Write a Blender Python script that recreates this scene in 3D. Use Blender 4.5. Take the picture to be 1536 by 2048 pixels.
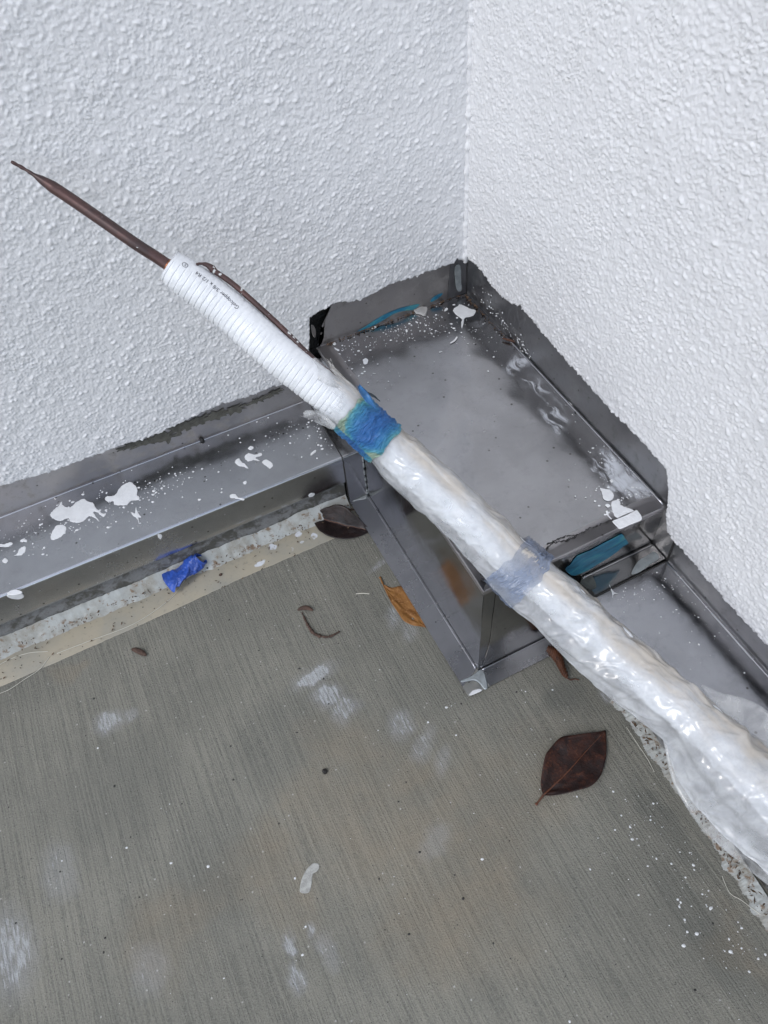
import bpy, bmesh, math, random
import numpy as np
from mathutils import Matrix, Vector
from mathutils.geometry import tessellate_polygon

rng = np.random.default_rng(7)
random.seed(7)
scene = bpy.context.scene
for o in list(bpy.data.objects):
    bpy.data.objects.remove(o, do_unlink=True)
COL = scene.collection

# ------------------------------------------------------------------ camera
cam_d = bpy.data.cameras.new('camera')
cam = bpy.data.objects.new('camera', cam_d); COL.objects.link(cam)
cam_d.sensor_fit = 'VERTICAL'; cam_d.sensor_height = 32.0
cam_d.lens = 1548.2072 / 2048 * 32.0
cam_d.clip_start = 0.01; cam_d.clip_end = 200
right = (0.8957369, -0.4401750, -0.0624614)
down = (-0.3839576, -0.6950884, -0.6078065)
fwd = (0.2241250, 0.5684172, -0.7916248)
cam.matrix_world = Matrix(((right[0], -down[0], -fwd[0], -0.4290080),
                           (right[1], -down[1], -fwd[1], -0.7203130),
                           (right[2], -down[2], -fwd[2], 0.7976730),
                           (0, 0, 0, 1)))
scene.camera = cam

# ------------------------------------------------------------------ light
SUN_EL, SUN_AZ = math.radians(50), math.radians(246)     # azimuth from +Y towards +X
world = bpy.data.worlds.new('World'); scene.world = world; world.use_nodes = True
wn = world.node_tree; wn.nodes.clear()
sky = wn.nodes.new('ShaderNodeTexSky'); sky.sky_type = 'NISHITA'; sky.sun_disc = False
sky.sun_elevation = SUN_EL; sky.sun_rotation = SUN_AZ
sky.air_density = 1.0; sky.dust_density = 1.0; sky.ozone_density = 1.5
hs = wn.nodes.new('ShaderNodeHueSaturation'); hs.inputs['Saturation'].default_value = 0.58
bg = wn.nodes.new('ShaderNodeBackground'); bg.inputs['Strength'].default_value = 0.15
wo = wn.nodes.new('ShaderNodeOutputWorld')
wn.links.new(sky.outputs[0], hs.inputs['Color']); wn.links.new(hs.outputs[0], bg.inputs['Color'])
wn.links.new(bg.outputs[0], wo.inputs['Surface'])
sun_d = bpy.data.lights.new('sun', 'SUN'); sun_d.energy = 0.6; sun_d.angle = math.radians(13)
sun_d.color = (1.0, 0.98, 0.96)
sun = bpy.data.objects.new('sun', sun_d); COL.objects.link(sun)
sdir = Vector((math.sin(SUN_AZ) * math.cos(SUN_EL), math.cos(SUN_AZ) * math.cos(SUN_EL), math.sin(SUN_EL)))
sun.rotation_euler = sdir.to_track_quat('Z', 'Y').to_euler()
sun.location = sdir * 5
vs = scene.view_settings
vs.view_transform = 'Standard'; vs.look = 'None'; vs.exposure = 0.72; vs.gamma = 1.0
vs.use_curve_mapping = False
scene.render.engine = 'CYCLES'
scene.cycles.max_bounces = 7; scene.cycles.transparent_max_bounces = 12
scene.cycles.diffuse_bounces = 4; scene.cycles.glossy_bounces = 4
scene.cycles.caustics_reflective = False

# ------------------------------------------------------------------ node helper
class NT:
    def __init__(self, name):
        self.m = bpy.data.materials.new(name); self.m.use_nodes = True
        self.t = self.m.node_tree; self.t.nodes.clear()
        self.out = self.n('ShaderNodeOutputMaterial')
        self.tc = self.n('ShaderNodeTexCoord')
        self.obj = self.tc.outputs['Object']; self.uv = self.tc.outputs['UV']
    def n(self, k): return self.t.nodes.new(k)
    def l(self, a, b): self.t.links.new(a, b)
    def put(self, sock, v):
        if hasattr(v, 'links') or isinstance(v, bpy.types.NodeSocket): self.l(v, sock)
        else:
            if sock.type == 'RGBA' and len(v) == 3: v = (*v, 1)
            sock.default_value = v
    def map(self, vec, scale=(1, 1, 1), loc=(0, 0, 0), rot=(0, 0, 0), kind='POINT'):
        k = self.n('ShaderNodeMapping'); k.vector_type = kind
        self.l(vec, k.inputs['Vector']); k.inputs['Scale'].default_value = scale
        k.inputs['Location'].default_value = loc; k.inputs['Rotation'].default_value = rot
        return k.outputs[0]
    def noise(self, vec, scale, detail=3, rough=.55, dist=0):
        k = self.n('ShaderNodeTexNoise'); self.l(vec, k.inputs['Vector'])
        k.inputs['Scale'].default_value = scale; k.inputs['Detail'].default_value = detail
        k.inputs['Roughness'].default_value = rough; k.inputs['Distortion'].default_value = dist
        return k.outputs['Fac']
    def noisec(self, vec, scale, detail=2):
        k = self.n('ShaderNodeTexNoise'); self.l(vec, k.inputs['Vector'])
        k.inputs['Scale'].default_value = scale; k.inputs['Detail'].default_value = detail
        return k.outputs['Color']
    def voro(self, vec, scale, feat='F1', rnd=1.0):
        k = self.n('ShaderNodeTexVoronoi'); k.feature = feat; self.l(vec, k.inputs['Vector'])
        k.inputs['Scale'].default_value = scale; k.inputs['Randomness'].default_value = rnd
        return k.outputs['Distance']
    def rng(self, v, a, b, c=0., d=1., smooth=True):
        k = self.n('ShaderNodeMapRange'); k.interpolation_type = 'SMOOTHSTEP' if smooth else 'LINEAR'
        self.put(k.inputs['Value'], v); k.inputs['From Min'].default_value = a; k.inputs['From Max'].default_value = b
        k.inputs['To Min'].default_value = c; k.inputs['To Max'].default_value = d
        return k.outputs[0]
    def ma(self, op, a, b=0.0, clamp=False):
        k = self.n('ShaderNodeMath'); k.operation = op; k.use_clamp = clamp
        self.put(k.inputs[0], a); self.put(k.inputs[1], b); return k.outputs[0]
    def vm(self, op, a, b=None):
        k = self.n('ShaderNodeVectorMath'); k.operation = op; self.put(k.inputs[0], a)
        if b is not None: self.put(k.inputs[1], b)
        return k.outputs['Value'] if op in ('LENGTH', 'DISTANCE', 'DOT_PRODUCT') else k.outputs[0]
    def sep(self, v):
        k = self.n('ShaderNodeSeparateXYZ'); self.l(v, k.inputs[0]); return k.outputs
    def mix(self, f, a, b):
        k = self.n('ShaderNodeMix'); k.data_type = 'RGBA'
        self.put(k.inputs[0], f); self.put(k.inputs[6], a); self.put(k.inputs[7], b); return k.outputs[2]
    def ramp(self, f, stops):
        k = self.n('ShaderNodeValToRGB'); self.l(f, k.inputs[0]); e = k.color_ramp.elements
        while len(e) < len(stops): e.new(.5)
        for q, (p, c) in zip(e, stops): q.position = p; q.color = (*c, 1)
        return k.outputs[0]
    def bump(self, h, strength=1., dist=.001, nrm=None):
        k = self.n('ShaderNodeBump'); self.l(h, k.inputs['Height'])
        k.inputs['Strength'].default_value = strength; k.inputs['Distance'].default_value = dist
        if nrm is not None: self.l(nrm, k.inputs['Normal'])
        return k.outputs[0]
    def warp(self, vec, scale, amt):
        c = self.vm('SUBTRACT', self.noisec(vec, scale), (.5, .5, .5))
        k = self.n('ShaderNodeVectorMath'); k.operation = 'SCALE'; self.l(c, k.inputs[0]); k.inputs['Scale'].default_value = amt
        return self.vm('ADD', vec, k.outputs[0])
    def spot(self, vec, c, r, rot=0., hard=.35):
        v = self.map(vec, scale=(r[0], r[1], 1e6), loc=(c[0], c[1], 0), rot=(0, 0, rot), kind='TEXTURE')
        return self.rng(self.vm('LENGTH', v), 1.0, hard)
    def many(self, vec, spots):
        tot = None
        for s in spots:
            o = self.ma('MULTIPLY', self.spot(vec, s[0], s[1], s[2]), s[3])
            tot = o if tot is None else self.ma('MAXIMUM', tot, o)
        return tot
    def bsdf(self, **kw):
        k = self.n('ShaderNodeBsdfPrincipled')
        for a, v in kw.items(): self.put(k.inputs[a.replace('_', ' ')], v)
        return k
    def done(self, sh):
        self.l(sh, self.out.inputs['Surface']); return self.m

# ------------------------------------------------------------------ materials
def mat_stucco():
    N = NT('white_stucco_paint')
    fine = N.noise(N.obj, 900, 3, .6)
    big = N.noise(N.obj, 7, 4, .6)
    col = N.mix(N.rng(big, .3, .7), (.79, .79, .80), (.75, .75, .76))
    b = N.bsdf(Base_Color=col, Roughness=.25, Normal=N.bump(fine, .5, .0006))
    b.inputs['Specular IOR Level'].default_value = .5
    return N.done(b.outputs[0])

def mat_concrete():
    N = NT('broom_finished_concrete')
    p = N.obj
    st = N.map(p, scale=(1, .035, 1))
    broom = N.noise(N.map(N.warp(p, 9, .003), scale=(1, .022, 1)), 430, 3, .6)
    broom2 = N.noise(N.map(p, scale=(1, .02, 1)), 120, 3, .55)
    pit = N.noise(p, 560, 3, .75)
    blot = N.noise(N.warp(p, 4, .12), 6, 5, .62)
    blot2 = N.noise(p, 26, 4, .6)
    c = N.mix(N.rng(blot, .35, .68), (.206, .201, .170), (.262, .253, .212))
    c = N.mix(N.ma('MULTIPLY', N.rng(blot2, .45, .75), .35), c, (.30, .285, .24))
    c = N.mix(N.ma('MULTIPLY', N.ma('MULTIPLY', N.rng(broom, .54, .40), N.rng(N.noise(p, 200, 3, .7), .35, .62, .25, 1.)), .62), c, (.125, .124, .108))
    c = N.mix(N.ma('MULTIPLY', N.rng(broom2, .6, .38), .14), c, (.13, .13, .114))
    c = N.mix(N.ma('MULTIPLY', N.rng(pit, .56, .68), .6), c, (.075, .074, .066))
    c = N.mix(N.ma('MULTIPLY', N.rng(pit, .44, .32), .4), c, (.36, .355, .33))
    w = N.warp(N.warp(p, 60, .018), 14, .03)
    tan = N.many(N.warp(N.warp(p, 40, .03), 9, .10), TAN)
    c = N.mix(N.ma('MULTIPLY', tan, N.rng(blot2, .25, .75, .35, 1.)), c, (.27, .215, .145))
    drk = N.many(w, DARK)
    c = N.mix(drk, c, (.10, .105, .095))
    wear = N.noise(N.map(p, scale=(1, .16, 1)), 420, 3, .65)
    wht = N.many(N.warp(N.warp(p, 90, .012), 30, .02), WHITE)
    thr = N.ma('SUBTRACT', N.ma('ADD', wht, wear), 1.02)
    wm = N.rng(thr, .0, .22)
    c = N.mix(N.ma('MULTIPLY', wm, .5), c, (.60, .62, .65))
    haz = N.ma('MULTIPLY', wht, .30)
    c = N.mix(haz, c, (.48, .50, .54))
    # scattered dark pits and pale grit
    v = N.voro(p, 120)
    c = N.mix(N.ma('MULTIPLY', N.rng(v, .10, .05), N.rng(blot2, .42, .56)), c, (.06, .06, .055))
    v2 = N.voro(N.map(p, loc=(3.1, 1.7, 0)), 75)
    c = N.mix(N.ma('MULTIPLY', N.rng(v2, .085, .05), .7), c, (.5, .49, .46))
    h = N.ma('ADD', N.ma('MULTIPLY', broom, 1.2), N.ma('ADD', N.ma('MULTIPLY', broom2, .6), N.ma('MULTIPLY', pit, 1.4)))
    b = N.bsdf(Base_Color=c, Roughness=.78, Normal=N.bump(h, .85, .0014))
    b.inputs['Specular IOR Level'].default_value = .35
    return N.done(b.outputs[0])

def mat_metal(name, base=(.46, .46, .47), rough=.24, dirt=.25, dirtcol=(.16, .155, .145), smear=None, grime=None, wob=1.0, tint=None):
    N = NT(name); p = N.obj
    a = N.noise(N.warp(p, 6, .06), 9, 4, .6)
    f = N.noise(p, 70, 5, .65)
    g = N.noise(p, 500, 2, .5)
    c = N.mix(N.rng(a, .3, .7), tuple(x * .88 for x in base), tuple(min(1, x * 1.10) for x in base))
    if tint: c = N.mix(N.ma('MULTIPLY', N.rng(N.noise(p, 14, 3), .5, .72), .5), c, tint)
    scr = N.rng(N.noise(N.map(N.warp(p, 5, .02), rot=(0, 0, .6), scale=(1, .03, 1)), 300, 3, .6), .70, .78)
    c = N.mix(N.ma('MULTIPLY', scr, .25), c, (.75, .75, .77))
    dm = N.ma('MULTIPLY', N.rng(f, .48, .78), dirt)
    c = N.mix(dm, c, dirtcol)
    v = N.voro(p, 60)
    c = N.mix(N.ma('MULTIPLY', N.rng(v, .10, .05), .8), c, (.06, .055, .05))
    met = N.ma('SUBTRACT', 1.0, dm)
    r = N.ma('ADD', N.rng(a, .25, .75, rough * .85, rough * 1.2), N.ma('MULTIPLY', dm, .5))
    if smear:
        w = N.warp(N.warp(p, 55, .010), 12, .035)
        m = N.many(w, smear)
        wav = N.noise(N.map(N.warp(p, 16, .06), rot=(0, 0, .5), scale=(1, .32, 1)), 70, 4, .6, .6)
        m2 = N.ma('MULTIPLY', m, N.rng(wav, .42, .62))
        c = N.mix(N.ma('MULTIPLY', m2, .85), c, (.80, .84, .90)); met = N.ma('MULTIPLY', met, N.ma('SUBTRACT', 1.0, N.ma('MULTIPLY', m2, .75)))
    if grime:
        w = N.warp(N.warp(p, 140, .008), 30, .02)
        m = N.rng(N.ma('ADD', N.many(w, grime[0]), N.noise(w, 90, 4, .7)), .98, 1.12)
        c = N.mix(m, c, grime[1]); met = N.ma('MULTIPLY', met, N.ma('SUBTRACT', 1.0, m)); r = N.ma('ADD', r, N.ma('MULTIPLY', m, .5))
    h = N.noise(N.map(p, scale=(1, 1, 1)), 5, 2, .4)
    h2 = N.noise(N.map(p, scale=(1, 1, 1)), 28, 2, .5)
    nb = N.bump(N.ma('ADD', h, N.ma('MULTIPLY', h2, .09)), .26 * wob, .012)
    nb = N.bump(g, .12, .0004, nb)
    b = N.bsdf(Base_Color=c, Metallic=met, Roughness=r, Normal=nb)
    return N.done(b.outputs[0])

def mat_plain(name, col, rough=.5, var=.12, scale=60, bump=.3, bd=.0008, col2=None, metallic=0., spec=.5, lo=.35, hi=.65, coat=0.):
    N = NT(name); a = N.noise(N.warp(N.obj, scale * .5, .3 / scale), scale, 4, .62)
    c2 = col2 if col2 else tuple(x * (1 - var) for x in col)
    c = N.mix(N.rng(a, lo, hi), col, c2)
    b = N.bsdf(Base_Color=c, Roughness=rough, Metallic=metallic, Normal=N.bump(N.noise(N.obj, scale * 3, 4, .6), bump, bd))
    b.inputs['Specular IOR Level'].default_value = spec
    b.inputs['Coat Weight'].default_value = coat
    return N.done(b.outputs[0])

def mat_sealer():
    N = NT('clear_beige_floor_sealer'); p = N.obj
    a = N.noise(N.warp(p, 9, .05), 16, 5, .6); f = N.noise(p, 230, 3, .6)
    c = N.mix(N.rng(a, .32, .68), (.275, .262, .215), (.345, .305, .225))
    c = N.mix(N.ma('MULTIPLY', N.rng(f, .55, .75), .45), c, (.19, .18, .15))
    v = N.voro(p, 110)
    c = N.mix(N.rng(v, .13, .07), c, (.05, .04, .03))
    wht = N.many(N.warp(p, 70, .008), WHITE_S)
    c = N.mix(N.ma('MULTIPLY', N.rng(N.ma('ADD', wht, N.noise(p, 160, 3)), .85, 1.1), .85), c, (.62, .65, .70))
    b = N.bsdf(Base_Color=c, Roughness=.38, Normal=N.bump(N.noise(p, 60, 4), .25, .001))
    b.inputs['Coat Weight'].default_value = .25; b.inputs['Coat Roughness'].default_value = .2
    return N.done(b.outputs[0])

def mat_caulk(name, dirt):
    N = NT(name); p = N.obj
    f = N.noise(N.warp(p, 80, .008), 120, 4, .65); g = N.noise(N.warp(p, 20, .02), 34, 4, .65)
    c = N.mix(N.rng(g, .35, .7), (.40, .42, .41), (.27, .26, .225))
    c = N.mix(N.rng(f, .57 - dirt, .70 - dirt), c, (.19, .135, .09))
    c = N.mix(N.ma('MULTIPLY', N.rng(N.noise(p, 260, 3, .7), .64 - dirt * .6, .74 - dirt * .6), N.rng(N.noise(p, 28, 3), .42, .60)), c, (.09, .06, .04))
    b = N.bsdf(Base_Color=c, Roughness=.55, Normal=N.bump(N.noise(N.map(p, scale=(1, 1, 1)), 150, 4), .6, .0012))
    return N.done(b.outputs[0])

def mat_curb():
    N = NT('grimy_curb_render'); p = N.obj
    a = N.noise(N.warp(p, 30, .03), 48, 5, .68); g = N.noise(p, 160, 3)
    c = N.mix(N.rng(a, .42, .56), (.085, .083, .075), (.20, .202, .205))
    c = N.mix(N.ma('MULTIPLY', N.rng(g, .5, .7), .5), c, (.09, .08, .065))
    b = N.bsdf(Base_Color=c, Roughness=.75, Normal=N.bump(g, .8, .0018))
    return N.done(b.outputs[0])

def mat_film():
    N = NT('milky_polythene_film'); p = N.obj
    a = N.noise(N.warp(p, 40, .03), 34, 4, .62)
    sx, sy, sz = N.sep(N.uv)
    wr = N.noise(N.map(N.warp(N.uv, 9, .05), scale=(26, 15, 1), rot=(0, 0, .35)), 1.0, 2, .42, .4)
    fine = N.noise(N.warp(p, 120, .01), 420, 3, .6)
    clump = N.rng(N.noise(p, 22, 3), .42, .66)
    # tan dust settled along the upper far side, by position round the tube
    band = N.ma('MULTIPLY', N.rng(sy, .16, .25), N.rng(sy, .52, .42))
    stain = N.ma('MULTIPLY', band, N.rng(N.noise(N.map(N.uv, scale=(14, 7, 1)), 1.0, 5, .65), .30, .60))
    c = N.mix(N.ma('MULTIPLY', stain, .85), (.72, .73, .745), (.53, .465, .38))
    streak = N.ma('MULTIPLY', N.ma('MULTIPLY', N.rng(sy, .25, .28), N.rng(sy, .35, .31)), N.rng(N.noise(N.map(N.uv, scale=(9, 40, 1)), 1.0, 4, .6), .55, .66))
    c = N.mix(N.ma('MULTIPLY', streak, .6), c, (.30, .22, .14))
    h = N.ma('ADD', N.ma('MULTIPLY', wr, N.rng(N.noise(p, 16, 2), .40, .62, .15, 1.0)), N.ma('MULTIPLY', N.ma('MULTIPLY', fine, clump), .16))
    nb = N.bump(h, .6, .0040)
    b = N.bsdf(Base_Color=c, Roughness=.19, Normal=nb)
    b.inputs['Specular IOR Level'].default_value = 1.0
    b.inputs['Coat Weight'].default_value = .4; b.inputs['Coat Roughness'].default_value = .12
    N.l(nb, b.inputs['Coat Normal'])
    tl = N.n('ShaderNodeBsdfTranslucent'); N.put(tl.inputs['Color'], (.85, .88, .9))
    m1 = N.n('ShaderNodeMixShader'); m1.inputs[0].default_value = .12
    N.l(b.outputs[0], m1.inputs[1]); N.l(tl.outputs[0], m1.inputs[2])
    tr = N.n('ShaderNodeBsdfTransparent'); tr.inputs[0].default_value = (.97, .98, .99, 1)
    al = N.ma('ADD', N.rng(a, .3, .7, .30, .54), N.ma('MULTIPLY', stain, .5), True)
    m2 = N.n('ShaderNodeMixShader'); N.l(al, m2.inputs[0])
    N.l(tr.outputs[0], m2.inputs[1]); N.l(m1.outputs[0], m2.inputs[2])
    return N.done(m2.outputs[0])

def mat_clear(name, col, alpha):
    N = NT(name); p = N.obj
    nb = N.bump(N.noise(N.warp(p, 40, .02), 70, 2, .5, .4), .7, .003)
    b = N.bsdf(Base_Color=col, Roughness=.14, Normal=nb)
    b.inputs['Specular IOR Level'].default_value = .8
    tr = N.n('ShaderNodeBsdfTransparent')
    al = N.rng(N.noise(N.warp(p, 40, .02), 45, 4), .35, .65, alpha - .15, alpha + .2)
    m2 = N.n('ShaderNodeMixShader'); N.l(al, m2.inputs[0]); N.l(tr.outputs[0], m2.inputs[1]); N.l(b.outputs[0], m2.inputs[2])
    return N.done(m2.outputs[0])

def mat_bluetape():
    N = NT('weathered_blue_tape'); p = N.obj
    sx, sy, sz = N.sep(N.uv)
    a = N.noise(N.warp(p, 30, .03), 50, 4, .65)
    e = N.ma('ADD', N.ma('MULTIPLY', N.ma('ABSOLUTE', N.ma('SUBTRACT', sx, .56)), 1.9), N.ma('MULTIPLY', N.rng(sy, .12, -.04), .55))
    e = N.ma('ADD', e, N.ma('MULTIPLY', N.ma('SUBTRACT', a, .5), .9))
    c = N.ramp(e, [(.30, (.022, .115, .33)), (.60, (.030, .17, .36)), (.88, (.07, .27, .33)), (1.0, (.25, .34, .26))])
    wr = N.noise(N.map(N.uv, scale=(16, 5, 1)), 1.0, 4, .6, 1.2)
    b = N.bsdf(Base_Color=c, Roughness=.42, Normal=N.bump(wr, .9, .004))
    return N.done(b.outputs[0])

def mat_teal():
    N = NT('teal_tape_remnant'); p = N.obj
    a = N.noise(N.map(N.warp(p, 30, .02), rot=(0, .45, 0), scale=(.35, 1, 1.2)), 90, 4, .65)
    c = N.ramp(a, [(.34, (.012, .085, .15)), (.5, (.02, .16, .27)), (.62, (.05, .25, .30)), (.74, (.26, .32, .17))])
    b = N.bsdf(Base_Color=c, Roughness=.4, Normal=N.bump(a, .7, .002))
    return N.done(b.outputs[0])

def mat_copper(spots):
    N = NT('oxidised_copper' + ('_paint_flecked' if spots > .5 else '')); p = N.obj
    a = N.noise(p, 45, 4, .6)
    c = N.mix(N.rng(a, .35, .68), (.098, .054, .049), (.052, .033, .032))
    met = N.rng(a, .3, .7, .55, .3)
    v = N.noise(N.warp(p, 200, .004), 150, 3, .55)
    m = N.rng(v, .76 - spots * .16, .80 - spots * .16)
    c = N.mix(m, c, (.55, .56, .55)); met = N.ma('MULTIPLY', met, N.ma('SUBTRACT', 1., m))
    b = N.bsdf(Base_Color=c, Metallic=met, Roughness=.4, Normal=N.bump(a, .3, .001))
    return N.done(b.outputs[0])

def mat_foam(name='white_foam_sleeve'):
    N = NT(name); p = N.obj
    a = N.noise(p, 240, 3, .6)
    c = N.mix(N.rng(N.noise(p, 30, 3), .4, .7), (.76, .775, .795), (.70, .715, .735))
    b = N.bsdf(Base_Color=c, Roughness=.36, Normal=N.bump(a, .3, .0010))
    return N.done(b.outputs[0])

def mat_leaf(name, c1, c2, c3, rough=.34):
    N = NT(name); p = N.obj
    a = N.noise(N.warp(p, 50, .02), 75, 5, .68); s = N.noise(p, 420, 3, .6)
    c = N.mix(N.rng(a, .40, .64), c1, c2)
    c = N.mix(N.ma('MULTIPLY', N.rng(s, .5, .7), N.rng(a, .4, .6)), c, c3)
    b = N.bsdf(Base_Color=c, Roughness=rough, Normal=N.bump(N.ma('ADD', a, N.ma('MULTIPLY', s, .4)), .5, .002)); b.inputs['Specular IOR Level'].default_value = .3
    return N.done(b.outputs[0])

# positions (metres) of wear and painted shade on the slab: centre, radii, rotation, strength
WHITE = [(c[:2], (r[0] * 1.3, r[1] * 1.3), a, s) for c, r, a, s in zip(
    [(-0.3751, -0.3183, 0), (-0.3712, -0.3475, 0), (-0.3607, -0.3715, 0), (-0.3139, -0.412, 0), (-0.3018, -0.4463, 0), (-0.2944, -0.4711, 0), (-0.5984, -0.2631, 0), (-0.5744, -0.2672, 0), (-0.7355, -0.4409, 0), (-0.6802, -0.3912, 0), (-0.6214, -0.5139, 0), (-0.5008, -0.5543, 0), (-0.5062, -0.5834, 0), (-0.4703, -0.5741, 0), (-0.3378, -0.5348, 0), (-0.244, -0.2193, 0), (-0.2619, -0.2938, 0), (-0.2561, -0.3172, 0), (-0.4775, -0.55, 0), (-0.1017, -0.4895, 0)],
    [(.030, .014), (.022, .016), (.016, .018), (.016, .02), (.012, .022), (.008, .02), (.018, .014), (.01, .01), (.022, .045), (.02, .03), (.02, .024), (.007, .012), (.010, .016), (.010, .02), (.022, .014), (.02, .006), (.01, .018), (.009, .016), (.005, .008), (.008, .012)],
    [0, -.5, -.7, -.6, -.7, -.8, 0, 0, 0, 0, -.2, 0, 0, 0, .3, .2, -.4, -.4, 0, 0],
    [.74, .66, .58, .56, .52, .45, .62, .55, .62, .45, .46, .62, .60, .48, .42, .58, .56, .5, .6, .6])]
TAN = [(c[:2], r, a, s) for c, r, a, s in zip(
    [(-0.4986, -0.4735, 0), (-0.4876, -0.4993, 0), (-0.5936, -0.4844, 0), (-0.3597, -0.5023, 0), (-0.3466, -0.5807, 0), (-0.1457, -0.724, 0), (-0.4061, -0.4337, 0), (-0.6352, -0.1758, 0), (-0.2616, -0.5309, 0)],
    [(.07, .06), (.05, .09), (.07, .05), (.12, .11), (.12, .10), (.03, .05), (.10, .08), (.03, .02), (.12, .10)],
    [.3, 0, .2, .3, 0, 0, .4, 0, 0], [.42, .40, .36, .42, .46, .42, .36, .3, .34])]
DARK = [(c[:2], r, a, s) for c, r, a, s in zip(  # darker patches; one is shade painted on the slab beneath the wrapped pipe
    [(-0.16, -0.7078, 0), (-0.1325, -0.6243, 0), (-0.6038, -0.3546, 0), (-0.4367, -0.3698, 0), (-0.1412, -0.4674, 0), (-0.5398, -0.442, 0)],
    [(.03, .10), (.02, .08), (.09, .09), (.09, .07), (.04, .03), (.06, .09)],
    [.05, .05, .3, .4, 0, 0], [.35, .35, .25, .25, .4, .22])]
WHITE_S = [(c[:2], r, a, s) for c, r, a, s in zip(
    [(-0.3527, -0.1299, 0), (-0.3744, -0.1458, 0), (-0.3153, -0.1263, 0), (-0.299, -0.1389, 0), (-0.3159, -0.1412, 0), (-0.3316, -0.1458, 0)],
    [(.008, .009), (.013, .008), (.007, .008), (.006, .011), (.006, .005), (.005, .005)],
    [.3, .1, .2, 0, 0, 0], [.55, .6, .55, .55, .45, .4])]
SMEAR = [(c[:2], r, a, s) for c, r, a, s in zip(
    [(-0.0175, -0.1458, 0.1713), (-0.0206, -0.1882, 0.1713), (-0.0302, -0.2335, 0.1713), (-0.0295, -0.2472, 0.1713), (-0.019, -0.3243, 0.1713), (-0.0199, -0.3512, 0.1713), (-0.0106, -0.3677, 0.1713), (-0.0101, -0.3792, 0.1713), (-0.0133, -0.0576, 0.1713)],
    [(.035, .016), (.02, .03), (.022, .03), (.02, .02), (.03, .03), (.035, .02), (.02, .02), (.014, .016), (.02, .012)],
    [.3, 0, -.3, 0, .3, .2, 0, 0, 0], [.8, .8, .95, .8, .95, .9, .8, .8, .5])]

M = {}
M['stucco'] = mat_stucco()
M['concrete'] = mat_concrete()
M['sealer'] = mat_sealer()
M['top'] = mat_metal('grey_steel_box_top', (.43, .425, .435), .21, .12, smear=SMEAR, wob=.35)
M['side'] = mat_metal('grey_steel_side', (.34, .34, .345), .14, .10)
M['ledge'] = mat_metal('grey_steel_ledge', (.45, .455, .47), .23, .08)
M['ledge_f'] = mat_metal('grey_steel_ledge_front', (.46, .46, .46), .20, .15)
M['flange'] = mat_metal('grey_steel_flange', (.46, .46, .48), .27, .08)
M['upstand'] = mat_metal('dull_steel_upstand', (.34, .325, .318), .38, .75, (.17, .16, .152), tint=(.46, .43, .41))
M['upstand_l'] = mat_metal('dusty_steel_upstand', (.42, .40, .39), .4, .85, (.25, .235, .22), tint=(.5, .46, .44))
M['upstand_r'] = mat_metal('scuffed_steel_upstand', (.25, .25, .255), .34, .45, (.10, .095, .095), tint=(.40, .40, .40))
M['rtop'] = mat_metal('grey_steel_right_ledge', (.40, .405, .43), .18, .12)
M['solder'] = mat_plain('solder_seam', (.34, .37, .38), .5, .3, 90, .5, .0010, metallic=.25)
M['black'] = mat_plain('cavity_and_screw_black', (.012, .012, .013), .6, .3, 80, .9, .003)  # black standing in for shade in the cavity; also colours the screw
M['seam'] = mat_plain('dark_sealant', (.03, .028, .027), .6, .4, 200, .5, .001)
M['curb'] = mat_curb()
M['caulk'] = mat_caulk('dirty_white_sealant', .03)
M['caulk_r'] = mat_caulk('debris_covered_sealant', .035)
M['paint'] = mat_plain('dried_white_paint', (.74, .75, .76), .5, .08, 110, .55, .0012)
M['chip'] = mat_plain('grey_mortar_chip', (.42, .41, .40), .7, .2, 150, .6, .001)
M['film'] = mat_film()
M['film_loose'] = mat_clear('thin_clear_film', (.62, .63, .63), .22)
M['ctape'] = mat_clear('clear_packing_tape', (.20, .25, .36), .46)
M['bluetape'] = mat_bluetape()
M['teal'] = mat_teal()
M['copper'] = mat_copper(.1)
M['copper2'] = mat_copper(.95)
M['rawcopper'] = mat_plain('fresh_copper_edge', (.36, .15, .08), .35, .3, 90, .3, .0005, metallic=.9)
M['foam'] = mat_foam()
M['ink'] = mat_plain('black_print_ink', (.05, .05, .06), .6, .3, 500, .0, .0002, col2=(.16, .16, .18))
M['leaf_dark'] = mat_leaf('dark_brown_leaf', (.016, .008, .007), (.040, .014, .009), (.085, .030, .014), .46)
M['leaf_plum'] = mat_leaf('plum_brown_leaf', (.013, .009, .009), (.022, .013, .012), (.034, .020, .017), .33)
M['leaf_tan'] = mat_leaf('tan_leaf', (.27, .125, .035), (.20, .085, .025), (.40, .22, .09), .5)
M['leaf_rust'] = mat_leaf('rust_curled_leaf', (.095, .038, .020), (.05, .022, .014), (.13, .055, .028), .5)
M['rib'] = mat_plain('red_brown_midrib', (.12, .042, .020), .45, .3, 150, .3, .0005)
M['twig'] = mat_plain('brown_twig', (.10, .058, .042), .75, .45, 300, .9, .001)
M['blackbit'] = mat_plain('black_pellet', (.02, .018, .016), .5, .3, 200, .6, .001)
M['debris'] = mat_plain('brown_litter', (.14, .085, .05), .8, .7, 260, .6, .001)
M['blue'] = mat_plain('blue_latex', (.035, .10, .46), .32, .35, 60, .5, .0025)
M['thread'] = mat_plain('pale_fibre', (.62, .60, .52), .6, .1, 100, .1, .0003)

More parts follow.
